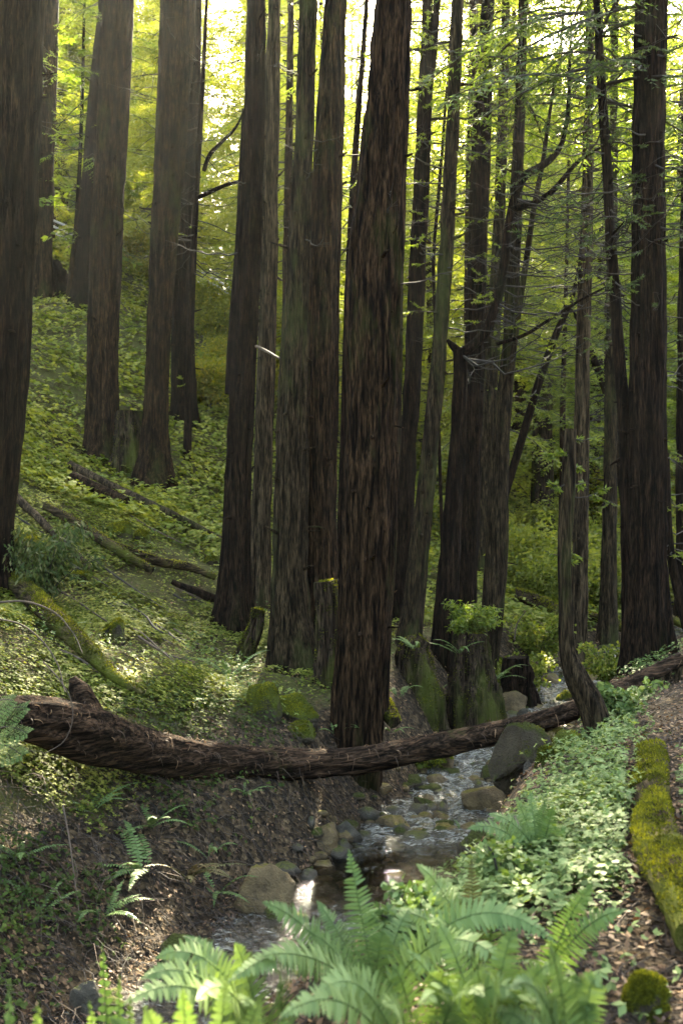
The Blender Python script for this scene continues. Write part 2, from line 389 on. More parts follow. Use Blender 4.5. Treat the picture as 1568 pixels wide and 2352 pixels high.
mossw = np.where(sC > 0, .62, .35) * sstep(.7, 1.8, dC) * sstep(.5, 1.2, dT)
mossw = mossw * (1 - .6 * (sC > 0) * sstep(2.3, 1.5, dC) * sstep(10, 8.5, GY))
mb.add(np.stack([GX, GY, GZ], -1).reshape(-1, 3), np.stack([i + j, i + na + j, i + na + j2, i + j2], -1).reshape(-1, 4)[:, ::-1], 0, mossw.ravel())
Vc = np.concatenate([np.stack([GX[0], GY[0], GZ[0]], -1), [[0, 0, GZ[0].mean()]]])
mb.add(Vc, np.stack([(np.arange(na) + 1) % na, np.arange(na), np.full(na, na)], -1), 0, .1)
m, n, l, b = mat('forest_floor')
co = texco(n, l, (1, 1, 1))
vo = N(n, 'ShaderNodeTexVoronoi', Scale=26.0); l.new(co, vo.inputs[0])
n0 = N(n, 'ShaderNodeTexNoise', Scale=30.0, Detail=4); l.new(co, n0.inputs[0])
n1 = N(n, 'ShaderNodeTexNoise', Scale=1.1, Detail=6, Roughness=.7); l.new(co, n1.inputs[0])
n2 = N(n, 'ShaderNodeTexNoise', Scale=70.0, Detail=3); l.new(co, n2.inputs[0])
sp = n.new('ShaderNodeSeparateColor'); l.new(vo.outputs['Color'], sp.inputs[0])
cr = ramp(n, [(.0, (.012, .008, .004)), (.5, (.038, .024, .012)), (.85, (.085, .055, .027)), (1.0, (.15, .10, .052))]); l.new(sp.outputs[0], cr.inputs[0])
cd = ramp(n, [(.35, (.5, .5, .5)), (.65, (1.1, 1.1, 1.1))]); l.new(n0.outputs[0], cd.inputs[0])
mu = n.new('ShaderNodeMix'); mu.data_type = 'RGBA'; mu.blend_type = 'MULTIPLY'; mu.inputs[0].default_value = 1
l.new(cr.outputs[0], mu.inputs[6]); l.new(cd.outputs[0], mu.inputs[7])
at = N(n, 'ShaderNodeAttribute', attribute_name='tone')
ad = n.new('ShaderNodeMath'); ad.operation = 'ADD'; l.new(at.outputs['Fac'], ad.inputs[0]); l.new(n1.outputs[0], ad.inputs[1])
mr = n.new('ShaderNodeMapRange'); mr.inputs[1].default_value = .92; mr.inputs[2].default_value = 1.15; l.new(ad.outputs[0], mr.inputs[0])
mc = ramp(n, [(.3, (.036, .036, .010)), (.7, (.085, .085, .018))]); l.new(n2.outputs[0], mc.inputs[0])
l.new(mixc(n, l, mr.outputs[0], mu.outputs[2], mc.outputs[0]), b.inputs['Base Color']); b.inputs['Roughness'].default_value = .95
b.inputs['Specular IOR Level'].default_value = .2
a2 = n.new('ShaderNodeMath'); a2.operation = 'ADD'; l.new(vo.outputs['Distance'], a2.inputs[0]); l.new(n2.outputs[0], a2.inputs[1])
bp = N(n, 'ShaderNodeBump', Strength=.9, Distance=.03); l.new(a2.outputs[0], bp.inputs['Height']); l.new(bp.outputs[0], b.inputs['Normal'])
tag(mb.build('ground', [m]), kind='structure')

# creek water: a strip along the channel
mb = MB(); p, t = resample(np.column_stack([CREEK, CRZ, 0 * CRZ]), .07)
q = p[:, :2]; T = nrm(np.gradient(q, axis=0)); Nn = np.stack([-T[:, 1], T[:, 0]], -1)
wv = np.linspace(-1.15, 1.15, 34)
WX = q[:, 0, None] + Nn[:, 0, None] * wv; WY = q[:, 1, None] + Nn[:, 1, None] * wv
rap = sstep(8.3, 9.8, WY) * (1 - sstep(11.6, 12.6, WY)) + .6 * sstep(13, 14, WY) + .35 * (1 - sstep(7.2, 8.0, WY)) + .30
WZ = p[:, 2, None] + (vnoise(WX * 6, WY * 6, 3) * .026 + vnoise(WX * 15, WY * 15, 4) * .022) * (rap + .05)
nw = len(wv); i = np.arange(len(q) - 1)[:, None] * nw; j = np.arange(nw - 1)[None]
mb.add(np.stack([WX, WY, WZ], -1).reshape(-1, 3), np.stack([i + j, i + nw + j, i + nw + j + 1, i + j + 1], -1).reshape(-1, 4), 0, np.clip(rap, 0, 1).ravel())
m, n, l, b = mat('creek_water')
tr = n.new('ShaderNodeBsdfTransparent'); tr.inputs[0].default_value = (.42, .35, .20, 1)
gl = n.new('ShaderNodeBsdfGlossy'); gl.inputs['Roughness'].default_value = .08
fr = n.new('ShaderNodeFresnel'); fr.inputs[0].default_value = 1.33
co = texco(n, l, (1, 1, 1)); n1 = N(n, 'ShaderNodeTexNoise', Scale=22.0, Detail=5, Roughness=.65); l.new(co, n1.inputs[0])
at = N(n, 'ShaderNodeAttribute', attribute_name='tone')
st = n.new('ShaderNodeMath'); st.operation = 'MULTIPLY_ADD'; st.inputs[1].default_value = .85; st.inputs[2].default_value = -.02; l.new(at.outputs['Fac'], st.inputs[0])
bp = N(n, 'ShaderNodeBump', Distance=.06); l.new(n1.outputs[0], bp.inputs['Height']); l.new(st.outputs[0], bp.inputs['Strength'])
l.new(bp.outputs[0], gl.inputs['Normal']); l.new(bp.outputs[0], fr.inputs['Normal'])
f2 = n.new('ShaderNodeMath'); f2.operation = 'MULTIPLY_ADD'; f2.inputs[1].default_value = 1.5; f2.inputs[2].default_value = .0; f2.use_clamp = True; l.new(fr.outputs[0], f2.inputs[0])
mx = n.new('ShaderNodeMixShader'); l.new(f2.outputs[0], mx.inputs[0]); l.new(tr.outputs[0], mx.inputs[1]); l.new(gl.outputs[0], mx.inputs[2])
fo = n.new('ShaderNodeBsdfDiffuse'); fo.inputs[0].default_value = (.40, .39, .33, 1); l.new(bp.outputs[0], fo.inputs['Normal'])  # pale diffuse streaks: foam, and water reflections painted in as colour
c2 = texco(n, l, (9, 16, 9)); n3 = N(n, 'ShaderNodeTexNoise', Scale=1.0, Detail=7, Roughness=.75); n3.inputs['Distortion'].default_value = 1.2; l.new(c2, n3.inputs[0])
ma = n.new('ShaderNodeMath'); ma.operation = 'MULTIPLY_ADD'; ma.inputs[1].default_value = .22; l.new(at.outputs['Fac'], ma.inputs[0]); l.new(n3.outputs[0], ma.inputs[2])
mp = n.new('ShaderNodeMapRange'); mp.inputs[1].default_value = .66; mp.inputs[2].default_value = .80; mp.inputs[4].default_value = .5; l.new(ma.outputs[0], mp.inputs[0])
m2 = n.new('ShaderNodeMixShader'); l.new(mp.outputs[0], m2.inputs[0]); l.new(mx.outputs[0], m2.inputs[1]); l.new(fo.outputs[0], m2.inputs[2])
l.new(m2.outputs[0], n['Material Output'].inputs[0])
tag(mb.build('creek_water', [m]), kind='structure')

# ------------------------------------------------------------------ trees
def bark_disp(amp_flute, amp_rough, flare, flen, fh=26, fv=1.6):
    def f(ca, sa, t, R, seed):
        lob = vnoise(ca * 1.6 + seed * 3.1, sa * 1.6 + seed, t * .12 + seed)
        fl = vnoise(ca * 3.4 + seed, sa * 3.4 - seed, t * .25 + 3.3 * seed) - 1.1 * np.maximum(0, 1 - 3.2 * np.abs(vnoise(ca * 2.6 - seed, sa * 2.6 + 2 * seed, t * .10 + seed)))
        rg = 1 - np.abs(vnoise(ca * R * fh + seed, sa * R * fh, t * fv + seed * 7.7)) * 2
        r2 = vnoise(ca * R * fh * 2.6, sa * R * fh * 2.6 + seed, t * fv * 2.2)
        rt = 1 - np.abs(vnoise(ca * 2.3 + 5 * seed, sa * 2.3, .7 * seed)) * 1.6
        ex = np.exp(-np.maximum(t - .35, 0) / flen)
        return R * (lob * amp_flute + fl * amp_flute * .5) + rg * amp_rough + r2 * amp_rough * .4 + R * flare * ex * (.35 + .9 * np.maximum(rt, 0))
    return f

def conifer_crown(mb, rng, z0, z1, R, nb, leaf, lw, tstep, lstep, axis=None, wood=0, leafm=1, droop=.3, tone=.5, bare=.18, shape=1.2, tl=(.22, .5)):
    """branches, side twigs and needle sprays round an upright axis"""
    PP, DD, SS, LL, TT = [], [], [], [], []
    for k in range(nb):
        u = (k + rng.random()) / nb; h = z0 + (z1 - z0) * u
        L = R * max(.12, 1 - u ** shape) * rng.uniform(.55, 1.1) + .25
        az = rng.random() * 6.2832; e = rng.uniform(-.15, .25) + .25 * u
        d = np.array([math.cos(az), math.sin(az), 0]); sd = np.array([-d[1], d[0], 0])
        c = np.zeros(3) if axis is None else axis(h)
        t = np.linspace(0, 1, 7)[:, None]; wob = rng.uniform(-.15, .15)
        q = c + np.array([0, 0, h if axis is None else 0]) + d * L * t + np.array([0, 0, 1]) * L * (e * t - droop * t ** 2) + sd * wob * L * t ** 2
        thin(mb, q, .008 + .009 * L, .003, 3, wood)
        n = max(2, int(L * (1 - bare) / tstep))
        tb = rng.random() * .25
        for s in (-1, 1):
            for i in range(n):
                tt = bare + (1 - bare) * (i + rng.random()) / n
                f = tt * 6; i0 = min(5, int(f)); p = q[i0] + (q[i0 + 1] - q[i0]) * (f - i0)
                fw = nrm(q[i0 + 1] - q[i0]); l = rng.uniform(*tl) * (1.15 - .6 * tt) * min(1, .45 + .25 * L)
                dd = nrm(fw * rng.uniform(.3, .9) + sd * s * rng.uniform(.7, 1.1) + np.array([0, 0, rng.uniform(-.55, .12)]))
                m = max(2, int(l / lstep)); a = np.linspace(.08, 1, m)[:, None]
                base = p + dd * l * a + np.array([0, 0, -.22]) * l * a ** 2
                sd2 = nrm(np.cross(dd, [0, 0, 1]))
                for s2 in (-1, 1):
                    PP.append(base); DD.append(dd * .75 + sd2 * s2 * .75 + rng.normal(0, .16, (m, 3)) + [0, 0, -.12])
                    SS.append(nrm(np.cross(dd, sd2) * .25 + dd)[None] + rng.normal(0, .35, (m, 3)))
                    LL.append(np.full(m, leaf) * (1.05 - .45 * a[:, 0])); TT.append(np.clip(tone + tb - .12 + rng.normal(0, .14, m), 0, 1))
    PP = np.concatenate(PP); LL = np.concatenate(LL)
    leaves(mb, PP, np.concatenate(DD), np.concatenate(SS), LL, LL * lw / leaf, leafm, np.concatenate(TT))

def bare_twigs(mb, rng, path, n, lo, hi, L0, wood=0, leafm=None, leafn=0, side=None, thick=1.0, up=.25):
    """dead drooping boughs along a trunk path (rows x, y, z, r); some carry small green sprays"""
    for k in range(n):
        h = rng.uniform(lo, hi); i = np.clip(np.searchsorted(path[:, 2], h), 1, len(path) - 1)
        f = (h - path[i - 1, 2]) / max(1e-6, path[i, 2] - path[i - 1, 2]); c = path[i - 1] + (path[i] - path[i - 1]) * np.clip(f, 0, 1)
        az = rng.random() * 6.2832
        if side is not None: az = side + rng.normal(0, .75)
        L = L0 * rng.uniform(.35, 1.2)
        d = np.array([math.cos(az), math.sin(az), 0]); sd = np.array([-d[1], d[0], 0])
        t = np.linspace(0, 1, 8)[:, None]; e = rng.uniform(-.35, .25); w = rng.uniform(-.3, .3)
        q = c[:3] + d * (L * t + c[3] * .8) + np.array([0, 0, 1]) * L * ((e - up) * t + up * 1.3 * t ** 2) + sd * w * L * t ** 2
        q[1:] += rng.normal(0, .018 * L, (7, 3))
        thin(mb, q, thick * (.006 + .005 * L), .0025, 4, wood)
        for s in range(int(3 + 3 * L)):
            tt = rng.uniform(.3, .97); f = tt * 7; i0 = min(6, int(f)); p = q[i0] + (q[i0 + 1] - q[i0]) * (f - i0)
            l = L * rng.uniform(.12, .32); dd = nrm(d * rng.uniform(.3, 1) + sd * rng.choice([-1, 1]) * rng.uniform(.4, 1) + [0, 0, rng.uniform(-.6, .5)])
            tw = p + dd * l * np.linspace(0, 1, 4)[:, None] + np.array([0, 0, rng.uniform(-.25, .2)]) * l * np.linspace(0, 1, 4)[:, None] ** 2
            thin(mb, tw, .0035 * thick + .001, .0015, 3, wood)
            if leafm is not None and rng.random() < leafn:
                m = 44; a = rng.random(m)[:, None]; base = tw[0] + (tw[-1] - tw[0]) * a
                leaves(mb, base, dd + rng.normal(0, .7, (m, 3)) * [1, 1, .5] + [0, 0, -.25], rng.normal(0, 1, (m, 3)), rng.uniform(.03, .065, m), .016, leafm, np.clip(rng.normal(.5, .2, m), 0, 1))

def axis_of(path):
    def f(h):
        i = int(np.clip(np.searchsorted(path[:, 2], h), 1, len(path) - 1)); a, b = path[i - 1], path[i]
        return (a + (b - a) * np.clip((h - a[2]) / max(1e-6, b[2] - a[2]), 0, 1))[:3]
    return f
def px_path(pts, Y, top=None, taper=.3, rootdrop=.35):
    """picture outline (x, y, half width) bottom to top -> world path; carried on above the frame to the height top"""
    L = []
    for a in pts:
        y = Y if len(a) < 4 else a[3]
        L.append([*P(a[0], a[1], y), a[2] / FPX * y])
    L = np.array(L)
    base = L[0].copy(); g = gz1(base[0], base[1]); d = (L[1] - L[0]) / max(.01, L[1][2] - L[0][2])
    if g < base[2]: base[:3] += d[:3] * (g - base[2])
    base[:3] += d[:3] * -rootdrop
    if L[0][2] > base[2] + .5: L = np.vstack([base, L])
    else: L[0] = base
    if top:
        e = L[-1]; s = (L[-1] - L[-2]) / (L[-1][2] - L[-2][2]); s[:2] = np.clip(s[:2], -.12, .12)
        for k in (.33, .66, 1):
            h = (top - e[2]) * k; L = np.vstack([L, [e[0] + s[0] * h * (1 - .4 * k), e[1], e[2] + h, e[3] * (1 - (1 - taper) * k)]])
    return L
ALLTREES = []
def tree(label, Y, pts, bark, top=24, crown=None, twigs=None, flare=.6, flen=.55, flute=.12, rough=.022, seed=0, segs=64, step=.075, name='redwood_tree', extra=None, cap=False, limbs=()):
    path = px_path(pts, Y, top)
    b = path[0, :3] + [0, 0, .35]
    root = empty(name, b, label, 'tree')
    loc = path.copy(); loc[:, :3] -= b
    mbt = MB()
    # a finer mesh in the part one sees
    hi = P(0, -80, Y)[2] - b[2]
    tube(mbt, loc[loc[:, 2] <= max(hi, loc[1, 2] + .1)] if False else loc, segs, step, 0, bark_disp(flute, rough, flare, flen), cap, .5, seed + 1.37)
    if top and loc[1, 3] > .10:                       # short broken stubs and knots
        rs = np.random.default_rng(seed + 900)
        for k in range(34):
            h = rs.uniform(1.5, P(0, -60, Y)[2] - b[2]); c = axis_of(loc)(h); r = np.interp(h, loc[:, 2], loc[:, 3]); a = rs.random() * 6.28; d = np.array([math.cos(a), math.sin(a), rs.uniform(-.3, .5)]); l = rs.choice([.03, .05, .09, .2]) * rs.uniform(.6, 1.3); w_ = rs.uniform(.007, .022)
            thin(mbt, [c + d * r * .85, c + d * (r + l * .5), c + d * (r + l) + [0, 0, rs.normal(0, .02)]], w_ * 1.5, w_ * .5, 6)
    tr = mbt.build('trunk', [bark], root)
    for lb in limbs:                                  # boughs and second stems, each a part
        q = np.array([[*P(a[0], a[1], lb[0] if len(a) < 4 else a[3]), a[2] / FPX * lb[0]] for a in lb[1]]); q[:, :3] -= b
        m2 = MB(); tube(m2, q, 12, .06, 0, bark_disp(.08, .004, 0, 1, 40), True, .5, seed + 5); m2.build(lb[2], [bark], root)
    rng = np.random.default_rng(seed + 100); mc = MB(); made = False
    if twigs:
        for tw in (twigs if isinstance(twigs, list) else [twigs]):
            tw = dict(tw); ylo, yhi = tw.pop('py'); zlo, zhi = P(0, ylo, Y)[2] - b[2], P(0, yhi, Y)[2] - b[2]
            src = loc
            if 'along' in tw:
                q = limbs[tw.pop('along')]; src = np.array([[*P(a[0], a[1], q[0] if len(a) < 4 else a[3]), a[2] / FPX * q[0]] for a in q[1]]); src[:, :3] -= b; src = src[np.argsort(src[:, 2])]
            bare_twigs(mc, rng, src, lo=zlo, hi=zhi, wood=0, leafm=1, **tw); made = True
    if crown:
        k = dict(n=104, R=3.2, z=None, fine=False, py=None); k.update(crown)
        if k['py'] is not None: k['z'] = P(0, k['py'], Y)[2]
        z0 = k['z'] if k['z'] is not None else P(0, 0, Y)[2] + 1.5
        lf = (.12, .032, .15, .056) if k['fine'] else (.30, .11, .30, .16)
        conifer_crown(mc, rng, z0 - b[2], loc[-1, 2] - .3, k['R'], k['n'], *lf, axis_of(loc), 0, 1, .38 if k['fine'] else .3, .45, bare=.22, shape=1.6); made = True
    if made: mc.build('crown', [TWIG, crown.get('leaf', NEEDLE) if crown else NEEDLE], root)
    ALLTREES.append((b[0], b[1])); return root

CR = {}
CF = lambda py, n=46, R=2.3, **k: dict(fine=True, py=py, n=n, R=R, **k)
tw = lambda n, a, b, L, **k: dict(n=int(n * 1.8) if n > 13 else n, py=(a, b), L0=L, **k)
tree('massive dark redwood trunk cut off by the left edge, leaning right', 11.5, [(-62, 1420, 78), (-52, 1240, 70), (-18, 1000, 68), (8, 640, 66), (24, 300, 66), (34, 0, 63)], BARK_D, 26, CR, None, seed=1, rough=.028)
tree('slim redwood just right of the massive trunk on the left edge, behind a dark stump', 29, [(98, 660, 20), (104, 400, 18), (116, 0, 17)], BARK, 26, CF(300, 60, 2.2), tw(10, 400, -60, 2.2, leafn=.3), seed=2, segs=24, step=.2)
tree('thick twin-ridged redwood on the left slope with a dark stump at its right foot', 20, [(240, 1075, 42), (238, 1000, 36), (243, 588, 38), (258, 300, 37), (272, 0, 34)], BARK, 28, CR, tw(5, 500, -40, 1.6), seed=3, flute=.12)
tree('half-hidden leaning trunk behind the thick redwood on the left slope', 28, [(186, 705, 20), (205, 480, 19), (226, 200, 18), (246, 0, 17)], BARK_D, 26, CF(380, 60, 2.2), tw(8, 500, -40, 2), seed=4, segs=24, step=.2)
tree('thinnest dark pole trunk between two left slope redwoods, with drooping green sprays', 29, [(160, 690, 5), (178, 480, 5), (190, 200, 4), (193, 60, 3)], BARK_D, 18, dict(n=20, R=1.6, z=9), tw(16, 560, 0, 1.6, leafn=.5), seed=5, segs=10, step=.3, rough=.003, flare=.1, name='sapling_tree')
tree('thin pole trunk standing close against the thick redwood on the left slope', 29, [(158, 690, 7), (172, 560, 7), (190, 430, 6), (206, 300, 5)], BARK, 16, dict(n=16, R=1.4, z=9), None, seed=6, segs=10, step=.3, rough=.003, flare=.1, name='sapling_tree')
tree('straight grey-brown redwood on the left slope with glare along its right edge', 19, [(352, 1120, 40), (356, 1000, 30), (373, 588, 29), (393, 300, 35), (408, 0, 38)], BARK, 28, CR, tw(6, 640, -40, 1.5), seed=7, flute=.12)
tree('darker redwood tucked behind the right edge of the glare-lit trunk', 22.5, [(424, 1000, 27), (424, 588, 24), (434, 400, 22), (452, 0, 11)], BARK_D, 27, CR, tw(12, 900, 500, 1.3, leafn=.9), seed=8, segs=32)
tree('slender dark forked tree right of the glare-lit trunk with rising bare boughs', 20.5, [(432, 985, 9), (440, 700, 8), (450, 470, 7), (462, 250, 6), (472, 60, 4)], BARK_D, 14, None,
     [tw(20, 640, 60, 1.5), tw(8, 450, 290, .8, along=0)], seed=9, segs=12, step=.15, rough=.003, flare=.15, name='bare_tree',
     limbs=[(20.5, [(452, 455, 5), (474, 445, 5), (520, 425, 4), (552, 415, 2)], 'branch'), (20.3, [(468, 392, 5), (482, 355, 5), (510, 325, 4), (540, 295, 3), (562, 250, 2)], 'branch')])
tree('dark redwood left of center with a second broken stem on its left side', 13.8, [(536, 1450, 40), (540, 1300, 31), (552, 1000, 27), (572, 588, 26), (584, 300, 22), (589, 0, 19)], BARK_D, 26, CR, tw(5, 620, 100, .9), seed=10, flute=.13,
     limbs=[(13.95, [(528, 905, 12), (534, 790, 12), (546, 600, 9), (554, 400, 6), (559, 250, 3)], 'broken_stem')])
tree('narrow pale straight redwood just right of the dark left-of-center trunk', 15, [(594, 1390, 22), (604, 1100, 20), (617, 700, 18), (624, 300, 16), (630, 0, 13)], BARK_P, 26, CR, tw(6, 600, -40, .8), seed=11, segs=36)
tree('redwood with pale lichen patches halfway up, at the left of the shared central base', 12.4, [(678, 1600, 70), (672, 1480, 52), (668, 1380, 44), (670, 1100, 38), (680, 700, 28), (697, 350, 20), (708, 0, 17)], BARK_G, 27, CR, tw(4, 600, 200, .7), seed=12, flute=.16, flare=.35)
tree('tall redwood between the lichen-patched trunk and the thickest central trunk', 12.8, [(738, 1600, 52), (736, 1450, 45), (736, 1300, 38), (740, 900, 35), (745, 588, 33), (757, 300, 29), (772, 0, 22)], BARK, 28, CR, tw(6, 600, 0, .8), seed=13, flute=.14, flare=.3)
tree('thickest central redwood rising from the creek edge behind the fallen log', 10.4, [(815, 1830, 52), (822, 1640, 56), (842, 1330, 60), (855, 1000, 61), (862, 588, 61), (876, 400, 53), (890, 200, 45), (902, 0, 38)], BARK, 28, CR, tw(7, 700, -50, .7), seed=14, flute=.09, flare=.22, segs=120, step=.055, rough=.026,
     limbs=[(10.55, [(872, 1640, 22), (878, 1400, 24), (893, 1000, 25), (905, 588, 22), (912, 300, 19), (922, 100, 15)], 'second_stem')])
tree('thin dark stem close behind the left edge of the thickest central redwood', 15.5, [(790, 1000, 9), (803, 588, 8), (818, 320, 7), (833, 130, 6), (842, 0, 5)], BARK_D, 18, dict(n=20, R=1.5), tw(22, 560, -40, 1.3, leafn=.25), seed=15, segs=14, step=.15, rough=.004, name='sapling_tree')
tree('dark redwood with a second narrow top stem, right of the thickest central trunk', 16.2, [(908, 1420, 24), (938, 1000, 19), (958, 588, 17), (972, 300, 16), (981, 0, 10)], BARK_D, 26, CF(330), tw(14, 700, -40, 1.3, leafn=.3), seed=16, segs=32,
     limbs=[(16.2, [(976, 260, 8), (990, 170, 8), (1003, 0, 8), (1012, -200, 6)], 'second_stem')])
tree('reddish narrow redwood leaning right from a green mossy foot, right of center', 13.6, [(934, 1490, 22), (958, 1300, 20), (990, 1000, 17), (1016, 700, 15), (1033, 400, 14), (1052, 0, 10)], BARK_G, 25, CR, tw(14, 800, -40, 1.2, leafn=.2), seed=17, segs=36)
tree('thin whip-like stem left of the reddish leaning redwood', 18, [(1000, 760, 4), (995, 600, 4), (1008, 430, 4), (1022, 250, 3)], BARK_D, 14, None, tw(14, 700, 100, 1.0, leafn=.2), seed=18, segs=8, step=.3, rough=.002, name='sapling_tree')
tree('dark straight redwood directly behind the broken-topped candelabra tree', 16.3, [(1056, 1440, 32), (1072, 1213, 27), (1088, 838, 21), (1096, 588, 20), (1106, 300, 19), (1120, 0, 12)], BARK_D, 26, CF(300), tw(26, 500, -60, 1.6, leafn=.35), seed=19, segs=48, flare=.2)
tree('broken-topped candelabra redwood with one bough curving up like an arm', 14.0, [(1020, 1450, 26), (1036, 1213, 20), (1050, 1000, 16), (1056, 860, 13), (1056, 805, 14)], BARK_D, None, None,
     [tw(12, 470, 130, .9, along=0, thick=.9), tw(24, 760, 420, 1.5, along=0, side=.1, thick=1.1), tw(5, 835, 790, 1.9, side=.1, thick=1.3, up=.55)], seed=20, segs=40, flare=.25, cap=True, name='candelabra_tree',
     limbs=[(14.0, [(1050, 815, 13), (1075, 800, 12), (1106, 772, 12), (1136, 706, 11), (1156, 610, 11), (1168, 510, 10), (1182, 450, 10), (1206, 402, 9), (1240, 382, 8), (1268, 362, 7), (1288, 332, 6), (1298, 290, 5), (1305, 220, 4), (1308, 125, 3), (1312, 60, 2)], 'bough'),
            (14.0, [(1058, 812, 10), (1040, 795, 8), (1026, 780, 3)], 'broken_stub'),
            (13.95, [(1174, 480, 7), (1215, 470, 7), (1255, 448, 6), (1266, 440, 6), (1294, 408, 5), (1326, 372, 4), (1376, 340, 3)], 'bough'),
            (14.05, [(1140, 790, 4), (1200, 770, 4), (1270, 728, 3), (1330, 690, 3), (1400, 655, 2)], 'bough')])
tree('leaning dark redwood with a whip stem beside it, right of the candelabra tree', 14.8, [(1120, 1540, 19), (1138, 1290, 25), (1150, 1000, 18), (1166, 838, 15), (1178, 600, 14), (1192, 300, 10), (1198, 100, 8)], BARK_G, 18, CF(260, 50, 1.8), tw(24, 800, -40, 1.3, leafn=.25), seed=21, segs=40, flare=.15,
     limbs=[(14.5, [(1172, 860, 7), (1190, 720, 7), (1206, 610, 7), (1226, 475, 6), (1246, 370, 5), (1256, 300, 4), (1278, 150, 3)], 'whip_stem')])
tree('grey-green background redwood seen between the candelabra bough and the trunk behind it', 20.5, [(1098, 1340, 20), (1110, 1100, 18), (1124, 900, 16), (1141, 588, 13), (1153, 300, 10), (1160, 0, 8)], BARK_G, 24, CF(420), tw(26, 800, -40, 1.7, leafn=.4), seed=22, segs=28)
tree('narrow background redwood almost hidden behind the straight dark trunk, seen near the top', 22, [(1082, 1000, 14), (1080, 588, 12), (1083, 300, 10), (1087, 0, 8)], BARK, 24, CF(450), tw(20, 700, -40, 1.8, leafn=.6), seed=23, segs=24)
tree('pale straight redwood right of center behind the crooked mossy tree', 16.4, [(1326, 1460, 20), (1332, 1200, 16), (1336, 900, 15), (1346, 500, 12), (1352, 200, 8), (1355, 0, 6)], BARK_P, 22, CF(300, 60, 2.0), tw(40, 760, 0, 1.5, leafn=.3), seed=24, segs=36)
tree('short crooked mossy tree bending over the fallen log at the right bank', 8.4, [(1374, 1700, 22), (1352, 1610, 27), (1322, 1555, 24), (1304, 1500, 17), (1299, 1400, 14), (1297, 1237, 15), (1304, 1100, 15), (1309, 985, 11)], BARK_G, None, None, [tw(12, 1300, 990, .24, leafn=.7, thick=.7)], seed=25, segs=36, step=.05, flare=.25, cap=True, name='crooked_tree', rough=.01)
tree('slim redwood left of the forked dark pair on the right', 18.5, [(1393, 1490, 19), (1397, 1237, 15), (1402, 900, 13), (1404, 600, 11), (1408, 300, 8)], BARK_G, 22, CF(420, 60), tw(22, 760, 100, 1.5, leafn=.3), seed=26, segs=28)
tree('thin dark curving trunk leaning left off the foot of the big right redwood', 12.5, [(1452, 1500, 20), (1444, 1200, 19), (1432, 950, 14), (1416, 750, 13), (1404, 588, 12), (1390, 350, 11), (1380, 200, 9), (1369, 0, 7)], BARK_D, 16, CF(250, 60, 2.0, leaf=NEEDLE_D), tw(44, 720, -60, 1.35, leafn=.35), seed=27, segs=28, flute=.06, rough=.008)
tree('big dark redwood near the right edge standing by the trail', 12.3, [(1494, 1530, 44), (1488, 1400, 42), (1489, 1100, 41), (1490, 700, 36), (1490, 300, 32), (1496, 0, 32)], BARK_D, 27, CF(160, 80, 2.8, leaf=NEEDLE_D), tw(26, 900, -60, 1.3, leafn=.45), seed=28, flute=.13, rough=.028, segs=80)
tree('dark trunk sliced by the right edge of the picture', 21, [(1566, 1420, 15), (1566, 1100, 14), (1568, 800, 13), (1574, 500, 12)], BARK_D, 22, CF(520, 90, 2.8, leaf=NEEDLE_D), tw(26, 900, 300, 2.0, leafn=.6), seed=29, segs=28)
tree('ivy-wrapped broken trunk in the sunlit hollow right of center', 27, [(1246, 1080, 24), (1246, 1000, 22), (1248, 935, 20), (1250, 860, 12)], BARK_ST, None, None, tw(40, 1060, 870, .5, leafn=1.0), seed=30, segs=28, cap=True, name='ivy_covered_snag')
tree('thin straight pole in the sunlit hollow left of the pale redwood', 24, [(1290, 1080, 7), (1292, 900, 6), (1296, 760, 5)], BARK, 15, None, tw(14, 1000, 600, 1.2, leafn=.4), seed=31, segs=10, step=.3, rough=.003, name='sapling_tree')
tree('thin brown background trunk between the pale narrow redwood and the lichen-patched one', 24, [(652, 1000, 8), (658, 600, 8), (664, 300, 7), (668, 0, 6)], BARK, 22, CF(420, 60), tw(20, 640, -40, 2.0, leafn=.6), seed=32, segs=16, step=.2)
tree('dark crooked tree slanting right to left in the hollow beside the trail', 21, [(1212, 960, 9), (1236, 880, 9), (1275, 770, 8), (1310, 690, 6), (1332, 600, 4)], BARK_D, 10, None, tw(30, 960, 560, 1.6, leafn=.9, up=.1), seed=33, segs=12, rough=.003, flare=.1, name='crooked_tree')
tree('dark arching tree bowing right behind the forked dark pair', 22, [(1425, 1080, 12), (1408, 950, 11), (1380, 870, 9), (1352, 800, 8), (1330, 740, 5), (1290, 690, 3)], BARK_D, None, None, tw(30, 1000, 720, 1.5, leafn=.9), seed=34, segs=12, rough=.003, flare=.1, name='crooked_tree')
tree('dark trunk bending out of the picture past the big right redwood', 15, [(1566, 1390, 13), (1550, 1330, 11), (1536, 1240, 9), (1532, 1150, 8), (1530, 1040, 6)], BARK_D, None, None, tw(14, 1300, 1040, .9, leafn=.8), seed=35, segs=14, rough=.003, flare=.15, name='crooked_tree')

